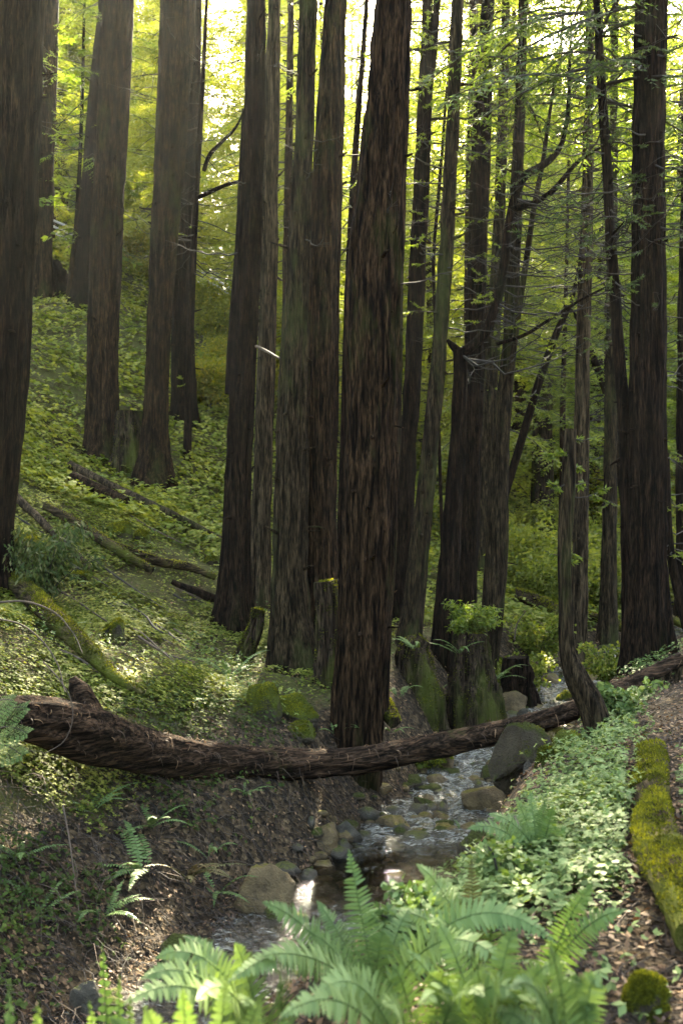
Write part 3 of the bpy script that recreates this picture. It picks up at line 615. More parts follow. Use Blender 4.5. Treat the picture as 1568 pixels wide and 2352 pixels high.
# ---------------- trees of the sunlit wood behind: a few built, the rest copied
def wood_tree(seed, H, R, z0, leafmat, nb=80, tone=.5):
    rng = np.random.default_rng(seed)
    root = empty('conifer_tree', (0, 0, 0), None, 'tree')
    mt = MB(); ph = rng.random() * 6
    tube(mt, [[.12 * math.sin(k * .9 + ph), .12 * math.cos(k * .7 + ph), k / 8 * H - .4, (.10 + .005 * H) * (1 - k / 8.6)] for k in range(9)], 14, .5, 0, bark_disp(.1, .01, .3, .5), False, .5, seed)
    mt.build('trunk', [BARK], root)
    mc = MB(); conifer_crown(mc, rng, z0, H, R, nb, .18, .060, .16, .078, None, 0, 1, .32, tone, .12, 1.5, (.4, .9))
    bare_twigs(mc, rng, np.array([[0, 0, -.4, .2], [0, 0, H, .05]]), 16, .5, z0 + 2, 1.4, 0)
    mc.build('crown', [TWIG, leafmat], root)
    return root
def shrub(seed, leafmat, R=1.2, n=5200, leaf=.11, w=.06, name='understory_shrub'):
    rng = np.random.default_rng(seed); root = empty(name, (0, 0, 0), None, 'shrub'); ms = MB(); ml = MB()
    for k in range(16):
        az = rng.random() * 6.28; r = rng.uniform(.3, 1) * R; h = rng.uniform(.6, 1.5) * R
        t = np.linspace(0, 1, 6)[:, None]; d = np.array([math.cos(az), math.sin(az), 0])
        q = d * r * t ** 1.3 + np.array([0, 0, 1]) * h * (1.25 * t - .3 * t ** 2) + rng.normal(0, .04, (6, 3)) * t
        thin(ms, q, .016, .004, 4)
        m = n // 16; tt = rng.random(m) ** .7 * .8 + .2; f = tt * 5; i0 = np.minimum(4, f.astype(int)); p = q[i0] + (q[i0 + 1] - q[i0]) * (f - i0)[:, None]
        p = p + rng.normal(0, .22 * R, (m, 3)) * [1, 1, .55]
        p[:, 2] = np.abs(p[:, 2])
        leaves(ml, p, rng.normal(0, 1, (m, 3)) * [1, 1, .5] + d * .3 + [0, 0, -.3], rng.normal(0, 1, (m, 3)), rng.uniform(.6, 1.2, m) * leaf, w, 0, np.clip(rng.normal(.5, .22, m), 0, 1))
    ms.build('stems', [TWIG], root); ml.build('foliage', [leafmat], root); return root
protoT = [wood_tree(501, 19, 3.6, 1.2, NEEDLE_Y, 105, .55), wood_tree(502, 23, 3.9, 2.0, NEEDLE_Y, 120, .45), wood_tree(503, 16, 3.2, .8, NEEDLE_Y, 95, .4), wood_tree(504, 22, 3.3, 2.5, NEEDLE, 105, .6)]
TL = [('sunlit yellow-green conifer behind the trunks on the left', 'sunlit conifers behind the left trunks'),
      ('sunlit yellow-green conifer in the wood behind the central trunks', 'sunlit conifers behind the central trunks'),
      ('green conifer in the wood behind the right-hand trunks', 'conifers behind the right trunks')]
rng = np.random.default_rng(11); used = [0] * 4; spots = []
tries = 0
while len(spots) < 74 and tries < 4000:
    tries += 1
    Y = rng.uniform(25, 66) if len(spots) > 16 else rng.uniform(24, 40); s = rng.uniform(-.42, .44); X = s * Y
    if any((X - a) ** 2 + (Y - c) ** 2 < (2.6 + .02 * Y) ** 2 for a, c in spots) or any((X - a) ** 2 + (Y - c) ** 2 < 2.0 for a, c in ALLTREES): continue
    # an opening in the canopy where the sky and the sun come through
    if -.152 < s < -.097: continue
    if s > .11 and Y < 40 and rng.random() < .7: continue
    if abs(X + 8.6 - .07 * (Y - 30)) < 2.2 and 31 < Y < 52: continue
    if abs(X + 4.2 - .07 * (Y - 27)) < 1.3 and Y < 46: continue
    if -.005 < s < .022: continue
    if Y < 38 and (-.335 < s < -.235 or -.228 < s < -.175): continue
    if Y < 31 and s < -.18: continue
    d, sd_, _ = creek_d(np.array(X), np.array(Y))
    if d < 2: continue
    spots.append((X, Y))
for k, (X, Y) in enumerate(spots):
    s = X / Y; right = s > .06
    v = int(rng.choice([0, 1, 2] if not right else [2, 3, 1, 0], p=None)); o = protoT[v] if used[v] == 0 else copy_tree(protoT[v]); used[v] += 1
    o.location = (X, Y, gz1(X, Y)); o.rotation_euler = (rng.normal(0, .02), rng.normal(0, .02), rng.random() * 6.28); q = rng.uniform(.65, .95) if Y < 42 else rng.uniform(1.0, 1.4); o.scale = (q * rng.uniform(.95, 1.25),) * 2 + (q,)
    lb = TL[0] if s < -.10 else TL[1] if s <= .06 else TL[2]
    tag(o, lb[0], 'tree', lb[1])
for v in range(4):
    if not used[v]:
        for ch in list(protoT[v].children): bpy.data.objects.remove(ch)
        bpy.data.objects.remove(protoT[v])
# far wood: one mass
mf = MB(); rng = np.random.default_rng(21)
fr_t = []
for v in range(3):
    q = MB(); conifer_crown(q, rng, 1.0, 23, 4.2, 70, .60, .24, .5, .28, None, 0, 1, .3, .5, .1, 1.3, (.5, 1.0)); thin(q, [(0, 0, -1), (0, 0, 7), (0, 0, 14), (0, 0, 22)], .25, .05, 6, 0); fr_t.append(q)
for k in range(260):
    Y = rng.uniform(64, 135); X = rng.uniform(-.75, .75) * Y
    s = X / Y
    if -.150 < s < -.097: continue
    a = rng.random() * 6.28; R = np.array([[math.cos(a), -math.sin(a), 0], [math.sin(a), math.cos(a), 0], [0, 0, 1]])
    mf.merge(fr_t[k % 3], None, R, (X, Y, gz1(X, Y)), rng.uniform(1.0, 1.4))
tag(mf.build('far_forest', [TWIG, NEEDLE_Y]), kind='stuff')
# shrubs in the understory
protoS = [shrub(601, BROAD_Y, 1.2), shrub(602, BROAD_Y, .9, 4200), shrub(603, NEEDLE_Y, 1.1, 5200, .12, .045)]  # yellow leaf colours also stand in for sun blocked in the right hollow
SL = [('yellow-leaved shrub glowing in the sun on the left slope', 'sunlit shrubs on the left slope'), ('yellow-green shrub in the hollow beyond the creek on the right', 'shrubs in the right hollow')]
k = 0; used = [0] * 3
SPOT = [(460, 760, 30, 0), (500, 720, 31, 1), (520, 780, 29, 0), (340, 690, 33, 1), (300, 640, 34, 0), (420, 700, 32, 1), (500, 870, 27, 1), (640, 960, 27, 0), (600, 820, 31, 1), (690, 900, 30, 0), (480, 980, 24, 1), (780, 980, 29, 0),
        (1150, 1230, 24, 2), (1200, 1160, 27, 2), (1230, 1260, 22, 2), (1270, 1180, 26, 2), (1180, 1040, 34, 0), (1240, 1330, 20, 2), (1290, 1060, 34, 0), (1370, 1180, 26, 2), (1400, 1100, 31, 0), (1360, 1300, 22, 2), (1200, 1330, 21, 2), (1010, 1080, 30, 2), (980, 1200, 23, 2), (1060, 1120, 29, 0), (1130, 1100, 31, 2), (1560, 1150, 27, 2), (1545, 1300, 22, 2), (1420, 1330, 22, 2), (1440, 1020, 33, 0), (1550, 1020, 32, 0)]
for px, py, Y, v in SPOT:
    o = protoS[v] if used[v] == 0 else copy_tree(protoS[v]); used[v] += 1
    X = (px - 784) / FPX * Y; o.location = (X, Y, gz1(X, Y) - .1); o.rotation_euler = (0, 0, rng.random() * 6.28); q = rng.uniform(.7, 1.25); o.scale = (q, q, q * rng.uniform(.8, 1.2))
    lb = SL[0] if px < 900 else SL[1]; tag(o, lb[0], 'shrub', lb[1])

# ------------------------------------------------------------------ stumps, fallen wood
def surf_pts(o, n, rng, up=.1, patchy=.15):
    """random points with normals on the upper faces of an object"""
    me = o.data; nv = len(me.vertices); co = np.zeros(nv * 3, np.float32); me.vertices.foreach_get('co', co); co = co.reshape(-1, 3)
    npoly = len(me.polygons); cen = np.zeros(npoly * 3, np.float32); me.polygons.foreach_get('center', cen); nn = np.zeros(npoly * 3, np.float32); me.polygons.foreach_get('normal', nn)
    ar = np.zeros(npoly, np.float32); me.polygons.foreach_get('area', ar); cen = cen.reshape(-1, 3); nn = nn.reshape(-1, 3)
    p = ar * np.clip(nn[:, 2] - up + patchy * fbm(cen[:, 0] * 7, cen[:, 1] * 7, cen[:, 2] * 7, 3), 0, 1); p = p / p.sum()
    k = rng.choice(npoly, n, p=p); s = np.sqrt(ar[k])[:, None]
    t1 = nrm(np.cross(nn[k], rng.normal(0, 1, (n, 3))))
    return cen[k] + t1 * s * rng.uniform(-.6, .6, (n, 1)), nn[k]
def moss(o, n, L, rng, parent, up=.1, material=None, tone=.5):
    p, nn = surf_pts(o, n, rng, up, .9); q = MB()
    patch = fbm(p[:, 0] * 6, p[:, 1] * 6, p[:, 2] * 6, 3) * .36 + .28 * (nn[:, 2] - .6)  # random patches, plus top light put into the tone of up-facing tufts
    leaves(q, p - nn * L * .2, nn + rng.normal(0, .65, (n, 3)), rng.normal(0, 1, (n, 3)), rng.uniform(.5, 1.2, n) * L, L * .35, 0, np.clip(tone + patch + rng.normal(0, .16, n), 0, 1))
    return q.build('moss', [material or MOSS], parent)
def stump(label, px, Y, pts, name='mossy_stump', seed=0, material=None, **k):
    return tree(label, Y, pts, material or BARK_ST, None, None, None, cap=True, name=name, seed=seed, flare=k.pop('flare', .45), flen=.3, flute=.40, rough=.05, segs=56, step=.035, **k)
def retag(o, cat):
    o['category'] = cat; t = o.children[0]
    if t.data.materials[0] == BARK_ST: moss(t, 3500, .035, np.random.default_rng(int(o.location.x * 100) % 999 + 1), o, -.02, None, .28)
    return o
retag(stump('mossy stump sprouting a leafy green bush beside the creek', 1080, 13.0, [(1085, 1600, 62), (1082, 1540, 50), (1080, 1480, 40), (1082, 1452, 34)], seed=41), 'stump')
retag(stump('low broken snag between the reddish leaning redwood and the bush-topped stump', 965, 12.6, [(962, 1600, 50), (960, 1540, 38), (955, 1490, 30), (972, 1466, 14)], seed=42), 'stump')
retag(stump('tall mossy snag between the two central trunks, moss ledge on top', 752, 11.6, [(752, 1620, 34), (752, 1480, 26), (750, 1380, 22), (744, 1335, 20)], seed=43), 'stump')
retag(stump('thin mossy snag slanting left of the shared central base', 585, 12.3, [(566, 1500, 14), (580, 1460, 13), (596, 1400, 9)], seed=44, name='mossy_snag', flare=.1), 'snag')
retag(stump('small dark stump with a flared foot under the far shrub by the creek', 1190, 14.2, [(1192, 1600, 34), (1188, 1540, 25), (1186, 1510, 22)], seed=45, material=BARK_D), 'stump')
retag(stump('dark square stump between the two redwoods on the left slope', 300, 19.5, [(300, 1050, 34), (299, 1000, 30), (298, 945, 28)], seed=46), 'stump')
retag(stump('burnt black stump at the top of the left slope', 130, 29.5, [(135, 690, 30), (128, 640, 24), (118, 600, 12)], seed=47, material=BARK_D), 'stump')
retag(stump('broken grey stump end where the fallen log meets the trail', 1545, 10.6, [(1548, 1590, 18), (1549, 1550, 15), (1550, 1512, 9)], seed=48, material=BARK_P, name='broken_stump'), 'stump')

def log_disp(lob=.06, rough=.012, fh=18):
    def f(ca, sa, t, R, seed):
        l = vnoise(ca * 1.2 + seed, sa * 1.2, t * .9 + seed)
        rg = 1 - np.abs(vnoise(ca * R * fh + seed, sa * R * fh, t * 2.2 + seed * 7.7)) * 2
        r2 = vnoise(ca * R * 60, sa * R * 60 + seed, t * 14)
        return R * lob * l + np.minimum(rough, R * .2) * (rg + .5 * r2)
    return f
def log3(label, pts, material, seed=0, segs=28, step=.05, disp=None, name='fallen_log', cat='log', mossn=0, mossL=.02, up=.1, tone=.5, sub=()):
    """a log whose axis runs along x of its own mesh space is not needed: bark runs along the object's x after turning"""
    q = np.array(pts, float); a, b = q[0, :3], q[-1, :3]; d = b - a
    rz = math.atan2(d[1], d[0]); R = np.array([[math.cos(rz), math.sin(rz), 0], [-math.sin(rz), math.cos(rz), 0], [0, 0, 1]])
    c = q[:, :3].mean(0); c[2] = q[:, 2].min() - q[0, 3]
    loc = q.copy(); loc[:, :3] = (q[:, :3] - c) @ R.T
    root = empty(name, c, label, cat); root.rotation_euler = (0, 0, rz)
    m = MB(); tube(m, loc, segs, step, 0, disp or log_disp(), True, .5, seed + .7); t = m.build('trunk', [material], root)
    for nm, pp, mt in sub:
        pp = np.array(pp, float); pp[:, :3] = (pp[:, :3] - c) @ R.T; m = MB(); tube(m, pp, 14, .05, 0, log_disp(.12, .01), True, .5, seed + 3.3); m.build(nm, [mt], root)
    if mossn: moss(t, mossn, mossL, np.random.default_rng(seed), root, up, None, tone)
    return root, t
def pxl(L): return [[*P(x, y, Y), h / FPX * Y] for x, y, Y, h in L]
def gl(L, sink=.3):
    out = []
    for x, y, h in L:
        g = ground_at(x, y); r = h / FPX * g[1]; r *= 1.2; out.append([g[0], g[1], g[2] + r * (1 - sink) + .07, r])
    return out
rng = np.random.default_rng(5)
big, bt = log3('long dark fallen redwood sagging across the creek like a bridge',
    pxl([(-160, 1640, 6.8, 44), (0, 1642, 7.1, 46), (100, 1655, 7.4, 56), (200, 1682, 7.7, 62), (300, 1714, 8.0, 50), (400, 1736, 8.3, 43), (500, 1749, 8.6, 40), (650, 1755, 9.0, 36), (800, 1750, 9.35, 31), (984, 1718, 9.6, 28), (1134, 1684, 9.75, 25), (1284, 1640, 9.85, 23), (1345, 1618, 9.9, 21), (1400, 1592, 10.0, 19), (1509, 1541, 10.3, 15), (1560, 1514, 10.5, 13)]),
    BARK_LOG, 3, 56, .035, log_disp(.12, .015, 16), sub=[('root_stub', pxl([(222, 1690, 7.75, 34), (200, 1630, 7.75, 30), (182, 1585, 7.75, 22), (166, 1556, 7.75, 8)]), BARK_LOG)])
# peeling strips of bark curling off the log
p, nn = surf_pts(bt, 750, rng, -.35); q = MB()
for k in range(len(p)):
    d = nrm(np.array([rng.normal(0, .5), rng.normal(0, .35), -abs(rng.normal(0, .8))]) + nn[k] * .5); l = rng.uniform(.02, .085) * rng.choice([.6, 1, 1]); t = np.linspace(0, 1, 5)[:, None]
    pts = p[k] + nn[k] * .004 + d * l * t + np.array([0, 0, -1]) * l * .6 * t ** 2 + nn[k] * .02 * np.sin(t * 3)
    wd = nrm(np.cross(d, nn[k])) * rng.uniform(.0015, .0045)
    V = np.concatenate([pts + wd, pts - wd * (1 - .6 * t)]); F = [[i, i + 1, i + 6, i + 5] for i in range(4)]
    q.add(V, F, 0, rng.random() ** 2.6)
tag(q.build('peeling_bark', [LITTER], big), kind='stuff')
ml = dict(material=BARK_LOGM)
ML = [np.array([*ground_at(x, y)]) + [0, 0, r * .75] for x, y, r in ((1494, 1745, .085), (1492, 1800, .09), (1497, 1880, .10), (1508, 1960, .108), (1530, 2040, .115), (1572, 2120, .12), (1640, 2230, .12))]
BIGLOG = np.array([P(x, 1600, y)[:2] for x, y in ((984, 9.6), (1284, 9.85), (1400, 10.0), (1560, 10.5))])
MOSSLOG = np.array([p[:2] for p in ML])
log3('bright mossy log lying along the trail at the lower right', [[*p, r] for p, r in zip(ML, (.055, .066, .078, .086, .094, .10, .10))], BARK_LOGM, 12, 44, .022, log_disp(.6, .04, 13), mossn=15000, mossL=.019, up=.15, tone=.46)
log3('mossy log slanting down the left slope to the fallen redwood', gl([(-20, 1330, 17), (60, 1400, 19), (140, 1475, 18), (210, 1545, 16), (260, 1585, 10), (330, 1625, 6)], -.1), BARK_LOGM, 13, 22, .05, mossn=7000, mossL=.028, up=.05, tone=.40)
log3('long bare pole on the left slope, highest of the fallen poles', gl([(160, 1092, 8), (270, 1150, 8), (380, 1200, 7), (510, 1262, 6)], -.3), BARK_P, 14, 12, .08, name='fallen_pole')
log3('thicker short branch just under the highest fallen pole', gl([(165, 1122, 12), (220, 1150, 13), (290, 1180, 11)], 0), BARK, 15, 14, .06, name='fallen_branch', cat='branch')
log3('fallen pole crossing the middle of the left slope under two mossy rocks', gl([(105, 1185, 7), (200, 1245, 9), (280, 1295, 9), (350, 1335, 7)], -.1), BARK_LOGM, 16, 12, .06, mossn=900, mossL=.03, name='fallen_pole')
log3('straight bare pole leaning past the tall mossy boulder on the left', gl([(28, 1160, 7), (90, 1220, 7), (150, 1275, 6), (212, 1335, 5)], -1), BARK_P, 17, 12, .06, name='fallen_pole')
log3('mossy fallen pole ending at the dark left-of-center trunk', gl([(265, 1283, 8), (370, 1315, 8), (440, 1330, 7), (495, 1345, 5)], -.2), BARK_LOGM, 18, 12, .06, mossn=900, mossL=.03, name='fallen_pole')
log3('short dark branch half buried in sorrel left of the dark trunk', gl([(395, 1360, 5), (440, 1382, 8), (492, 1402, 8)], -.1), BARK_D, 19, 12, .06, name='fallen_branch', cat='branch')
log3('mossy prop log leaning against the thickest trunk at the creek', pxl([(852, 1570, 11.0, 12), (868, 1600, 10.8, 16), (888, 1630, 10.6, 18), (906, 1660, 10.4, 14)]), BARK_ST, 20, 20, .04, mossn=2500, mossL=.025, up=-.1)
log3('pale mossy log lying behind the pale redwood across the creek', gl([(1340, 1432, 8), (1380, 1450, 9), (1440, 1468, 8)], -.2), BARK_LOGM, 22, 14, .08, mossn=900, mossL=.04)
log3('bent mossy branch behind the foot of the big right redwood', gl([(1525, 1440, 7), (1550, 1452, 7), (1580, 1475, 6)], -1), BARK_LOGM, 23, 12, .08, mossn=500, mossL=.04, name='fallen_branch', cat='branch')
log3('rotten mossy log on the slope behind the crooked mossy tree', gl([(1180, 1385, 10), (1230, 1405, 14), (1285, 1430, 12)], .1), BARK_LOGM, 24, 14, .08, mossn=1500, mossL=.05)
rngs = np.random.default_rng(64)
for k in range(16):
    x0, y0 = rngs.uniform(20, 420), rngs.uniform(1180, 1560); l = rngs.uniform(70, 190); sl = rngs.uniform(.2, .75); g = [ground_at(x0 + l * u, y0 + l * sl * u + rngs.normal(0, 4)) for u in (0, .33, .66, 1)]
    q_ = np.array([[*(p + [0, 0, .07 + .03 * rngs.random()]), r] for p, r in zip(g, (.014, .013, .010, .005))]); b_ = q_[0, :3].copy(); q_[:, :3] -= b_
    m_ = MB(); tube(m_, q_, 7, .06, 0, None, True); o_ = m_.build('fallen_stick', [DEADW if k % 2 else TWIG], None, True, b_); tag(o_, 'thin bare fallen stick lying down the sorrel slope on the left', 'stick', 'thin fallen sticks on the left slope')
def twig(label, L, r0, r1, seed):
    q = np.array([[*P(x, y, Y), 0] for x, y, Y in L]); q[:, 3] = np.linspace(r0, r1, len(q)); base = q[0, :3].copy(); q[:, :3] -= base
    m = MB(); tube(m, q, 8, .03, 0, None, True, .5, seed); o = m.build('dead_twig', [DEADW], None, True, base); return tag(o, label, 'twig')
twig('bare twig arching over the left slope from the left edge', [(-10, 1384, 9.6), (60, 1382, 9.7), (130, 1410, 9.8), (165, 1450, 9.7), (190, 1500, 9.3)], .012, .004, 1)
twig('loop of dry stem hanging in front of the dark fallen redwood', [(100, 1520, 6.9), (140, 1565, 6.9), (164, 1610, 6.9), (166, 1660, 6.9), (145, 1705, 6.9), (105, 1730, 6.9)], .005, .003, 2)
twig('long dry stem bowing down behind the left end of the fallen redwood', [(-10, 1420, 8.3), (50, 1435, 8.3), (100, 1475, 8.3), (130, 1520, 8.2), (150, 1590, 8.0)], .008, .004, 3)
twig('mossy bare branch poking out right of the dark left-of-center trunk', [(588, 795, 13.6), (615, 808, 13.4), (640, 822, 13.2), (662, 830, 13.1)], .022, .010, 4)
twig('thin pale stem leaning on the left bank below the fallen redwood', [(145, 1850, 7.2), (160, 1930, 7.0), (172, 2020, 6.8), (184, 2110, 6.6)], .007, .003, 5)
twig('dry bent stem standing among the ferns on the right bank', [(1180, 1875, 5.0), (1225, 1960, 4.8), (1275, 2030, 4.6), (1310, 2060, 4.5)], .006, .003, 6)
twig('dark forked stem rising from the ivy on the right bank', [(1300, 2060, 4.5), (1345, 2020, 4.6), (1390, 1960, 4.7), (1415, 1890, 4.8)], .006, .003, 7)
twig('short pale stick standing on the far slope behind the stump', [(1180, 1470, 15.5), (1188, 1430, 15.5), (1208, 1402, 15.5)], .014, .006, 8)

# ------------------------------------------------------------------ rocks
def rock(label, px, pyb, pyt, wpx, material, seed, Y=None, dz=.9, mossn=0, mossL=.02, name='rock', cat='rock', sharp=.5, tone=.36, lift=0):
    g = ground_at(px, pyb) if Y is None else np.array([*P(px, pyb, Y)])
    if DEBUG: print('ROCK', label[:40], g.round(2), creek_d(g[0], g[1])[0].round(2))
    Y = g[1]; wd = wpx / FPX * Y; h = (pyb - pyt) / FPX * Y
    rng = np.random.default_rng(seed)
    nu, nv = 44, 28; th = np.linspace(0, np.pi, nv); ph = np.linspace(0, 2 * np.pi, nu, endpoint=False)
    D = np.stack([np.sin(th)[:, None] * np.cos(ph), np.sin(th)[:, None] * np.sin(ph), np.cos(th)[:, None] + 0 * ph], -1)
    r = 1 + .22 * vnoise(D[..., 0] * 1.2 + seed, D[..., 1] * 1.2, D[..., 2] * 1.2 + seed) + .10 * vnoise(D[..., 0] * 3 + seed, D[..., 1] * 3, D[..., 2] * 3) + .03 * vnoise(D[..., 0] * 9, D[..., 1] * 9 + seed, D[..., 2] * 9)
    V = D * r[..., None]
    for k in range(7):
        nd = nrm(rng.normal(0, 1, 3) * [1, 1, .8]); c = rng.uniform(.55, .85); e = np.maximum(V @ nd - c, 0); V = V - e[..., None] * nd * sharp * 1.6
    V = V / np.array([np.ptp(V[..., 0]) / 2, np.ptp(V[..., 1]) / 2, np.ptp(V[..., 2]) / 2]) 
    V = V * [wd / 2, wd / 2 * dz, h * .75] * (1 + .035 * fbm(V[..., :1] * 7 + seed, V[..., 1:2] * 7, V[..., 2:] * 7, 3)); V[..., 2] += -V[..., 2].max() + h
    a = rng.uniform(-.3, .3)
    m = MB(); i = np.arange(nv - 1)[:, None] * nu; j = np.arange(nu)[None]; j2 = (j + 1) % nu
    m.add(V.reshape(-1, 3), np.stack([i + j, i + nu + j, i + nu + j2, i + j2], -1).reshape(-1, 4), 0)
    o = m.build(name, [material], None, True, (g[0], g[1] + wd * .25 * dz, g[2] + lift)); tag(o, label, cat)
    if mossn:
        moss(o, mossn, mossL, rng, o, .05, None, tone)
    return o
RM, RT, RG, RD = ROCK_M, ROCK_T, ROCK_G, ROCK_D
rock('tall squarish mossy boulder at the left edge of the slope', 55, 1345, 1225, 105, RM, 1, mossn=6000, mossL=.03, tone=.35, sharp=.7)
rock('broad mossy rock, left of a pair on the slope behind a fallen pole', 275, 1240, 1200, 65, RM, 2, mossn=2500, mossL=.035)
rock('small rounder mossy rock, right of a pair on the slope', 325, 1255, 1218, 40, RM, 3, mossn=1800, mossL=.035)
rock('pointed mossy rock standing in the middle of the sorrel', 253, 1480, 1425, 58, RM, 4, mossn=2500, mossL=.025, sharp=.8)
rock('low mossy rock at the end of a pole near a fern clump', 185, 1345, 1318, 55, RM, 5, mossn=1600, mossL=.03)
rock('small mossy rock beside the dark left-of-center trunk', 485, 1300, 1275, 45, RM, 6, mossn=1200, mossL=.03)
rock('rounded mossy boulder below the shared central base, left one', 600, 1655, 1575, 85, RM, 7, mossn=4500, mossL=.022, tone=.35)
rock('peaked mossy boulder with brown litter below the central base', 672, 1660, 1600, 110, RM, 8, mossn=4000, mossL=.022, sharp=.8)
rock('low mossy rock just behind the fallen redwood in front of the peaked boulder', 690, 1712, 1672, 70, RM, 9, mossn=2600, mossL=.022)
rock('small mossy hump in the sorrel near the dark trunk', 262, 1385, 1365, 34, RM, 10, mossn=900, mossL=.03)
rock('large tan boulder on the far side of the creek', 1176, 1648, 1592, 84, RT, 11)
rock('flat tan rock left of the large tan boulder', 1092, 1655, 1625, 74, RT, 12)
rock('pale grey stone in front of the large tan boulder', 1142, 1665, 1640, 55, RG, 13)
rock('tan stone touching the upper side of the fallen log', 1232, 1640, 1612, 58, RT, 14)
rock('grey stone in a cluster at the bend of the creek', 1205, 1660, 1630, 40, RG, 15)
rock('rounded pale rock farthest up the creek', 1264, 1578, 1552, 44, RT, 16)
rock('small pale rock beside the farthest creek rock', 1292, 1585, 1560, 40, RG, 17)
rock('brown rock behind the large tan boulder', 1215, 1600, 1574, 55, RT, 18)
rock('dark wet stone between pale rocks beyond the fallen log', 1275, 1612, 1595, 40, RD, 19)
rock('mossy stone at the foot of the crooked tree, upstream side', 1300, 1622, 1590, 46, RM, 20, mossn=900, mossL=.02)
rock('huge dark wet boulder under the right half of the fallen log', 1205, 1790, 1665, 145, RD, 21, Y=9.2, dz=.7, sharp=1.1, mossn=1300, mossL=.020, tone=.15)
rock('round mossy boulder on the right bank edge', 1262, 1800, 1715, 60, RM, 22, Y=7.6, mossn=3500, mossL=.018)
rock('dark mossy boulder under the crooked tree roots', 1310, 1790, 1680, 90, ROCK_M, 23, Y=8.0, mossn=1500, mossL=.016, tone=.25)
rock('upright grey stone at the creek edge', 1216, 1812, 1748, 34, RG, 24, Y=8.6)
rock('grey rock, left of two just downstream of the fallen log', 990, 1785, 1745, 62, RG, 25)
rock('tan pointed rock, right of two just downstream of the fallen log', 1026, 1778, 1733, 50, RT, 26, sharp=.8)
rock('dark smooth stone in the rapids', 1132, 1805, 1774, 54, RD, 27)
rock('wide orange-tan boulder in the middle of the creek', 1112, 1872, 1812, 130, RT, 28, dz=.6)
rock('dark wet rock, leftmost in the rapids', 972, 1860, 1834, 50, RD, 29)
rock('small dark stone beside the wide orange-tan boulder', 1030, 1830, 1808, 50, RD, 30)
rock('grey boulder at the left shore of the dark pool', 795, 1940, 1895, 70, RG, 31)
rock('brown rock left of the dark pool', 745, 1965, 1915, 76, RT, 32, dz=.7)
rock('large tan boulder with an orange patch above the foreground ferns', 605, 2110, 1998, 150, RT, 33, dz=.7)
rock('brown rock at the right shore of the dark pool', 1100, 1990, 1910, 85, ROCK_D, 34, Y=7.6)
rock('dark rock sunk in the pool', 1010, 1935, 1905, 60, RD, 35)
rock('dark rounded rock behind the left fern fronds', 400, 2215, 2160, 95, RD, 36)
rock('grey stone at the lower left corner of the creek', 195, 2345, 2270, 75, RG, 37)
rock('dark boulder at the trail edge under the broken stump', 1505, 1600, 1552, 80, RD, 38, Y=10.6)
rock('bright mossy hump at the lower right corner', 1485, 2350, 2245, 110, RM, 39, mossn=9000, mossL=.014, tone=.55)
rock('flat shelf rock at the water line', 905, 1905, 1880, 80, RT, 40)
rock('small tan stone on the creek edge under the thickest trunk', 880, 1832, 1815, 40, RT, 41)
# pebbles along the creek: nobody could count them
rng = np.random.default_rng(77); q = MB(); th = np.linspace(0, np.pi, 6); ph = np.linspace(0, 2 * np.pi, 8, endpoint=False)
D = np.stack([np.sin(th)[:, None] * np.cos(ph), np.sin(th)[:, None] * np.sin(ph), np.cos(th)[:, None] + 0 * ph], -1)
i = np.arange(5)[:, None] * 8; j = np.arange(8)[None]; FP = np.stack([i + j, i + 8 + j, i + 8 + (j + 1) % 8, i + (j + 1) % 8], -1).reshape(-1, 4)
pp, _ = resample(np.column_stack([CREEK[3:13], CRZ[3:13]]), .02)
k = rng.integers(0, len(pp), 3400); off = np.clip(rng.normal(0, .42, (3400, 2)), -.62, .62); X = pp[k, 0] + off[:, 0]; Y = pp[k, 1] + off[:, 1]; Z = gz(X, Y)
for x, y, z in zip(X, Y, Z):
    s = rng.uniform(.02, .07) * rng.choice([1, 1, 1.9]); r = 1 + .25 * rng.normal(0, 1, 3)
    V = D * (1 + .32 * vnoise(D[..., 0] * 2 + x * 9, D[..., 1] * 2 + y * 9, D[..., 2] * 2))[..., None] * s * np.abs(r) * [1, 1, .6]
    q.add(V.reshape(-1, 3) + [x, y, z + s * .15], FP, int(rng.integers(0, 3)))
tag(q.build('pebbles', [ROCK_T, ROCK_G, ROCK_D]), kind='stuff')

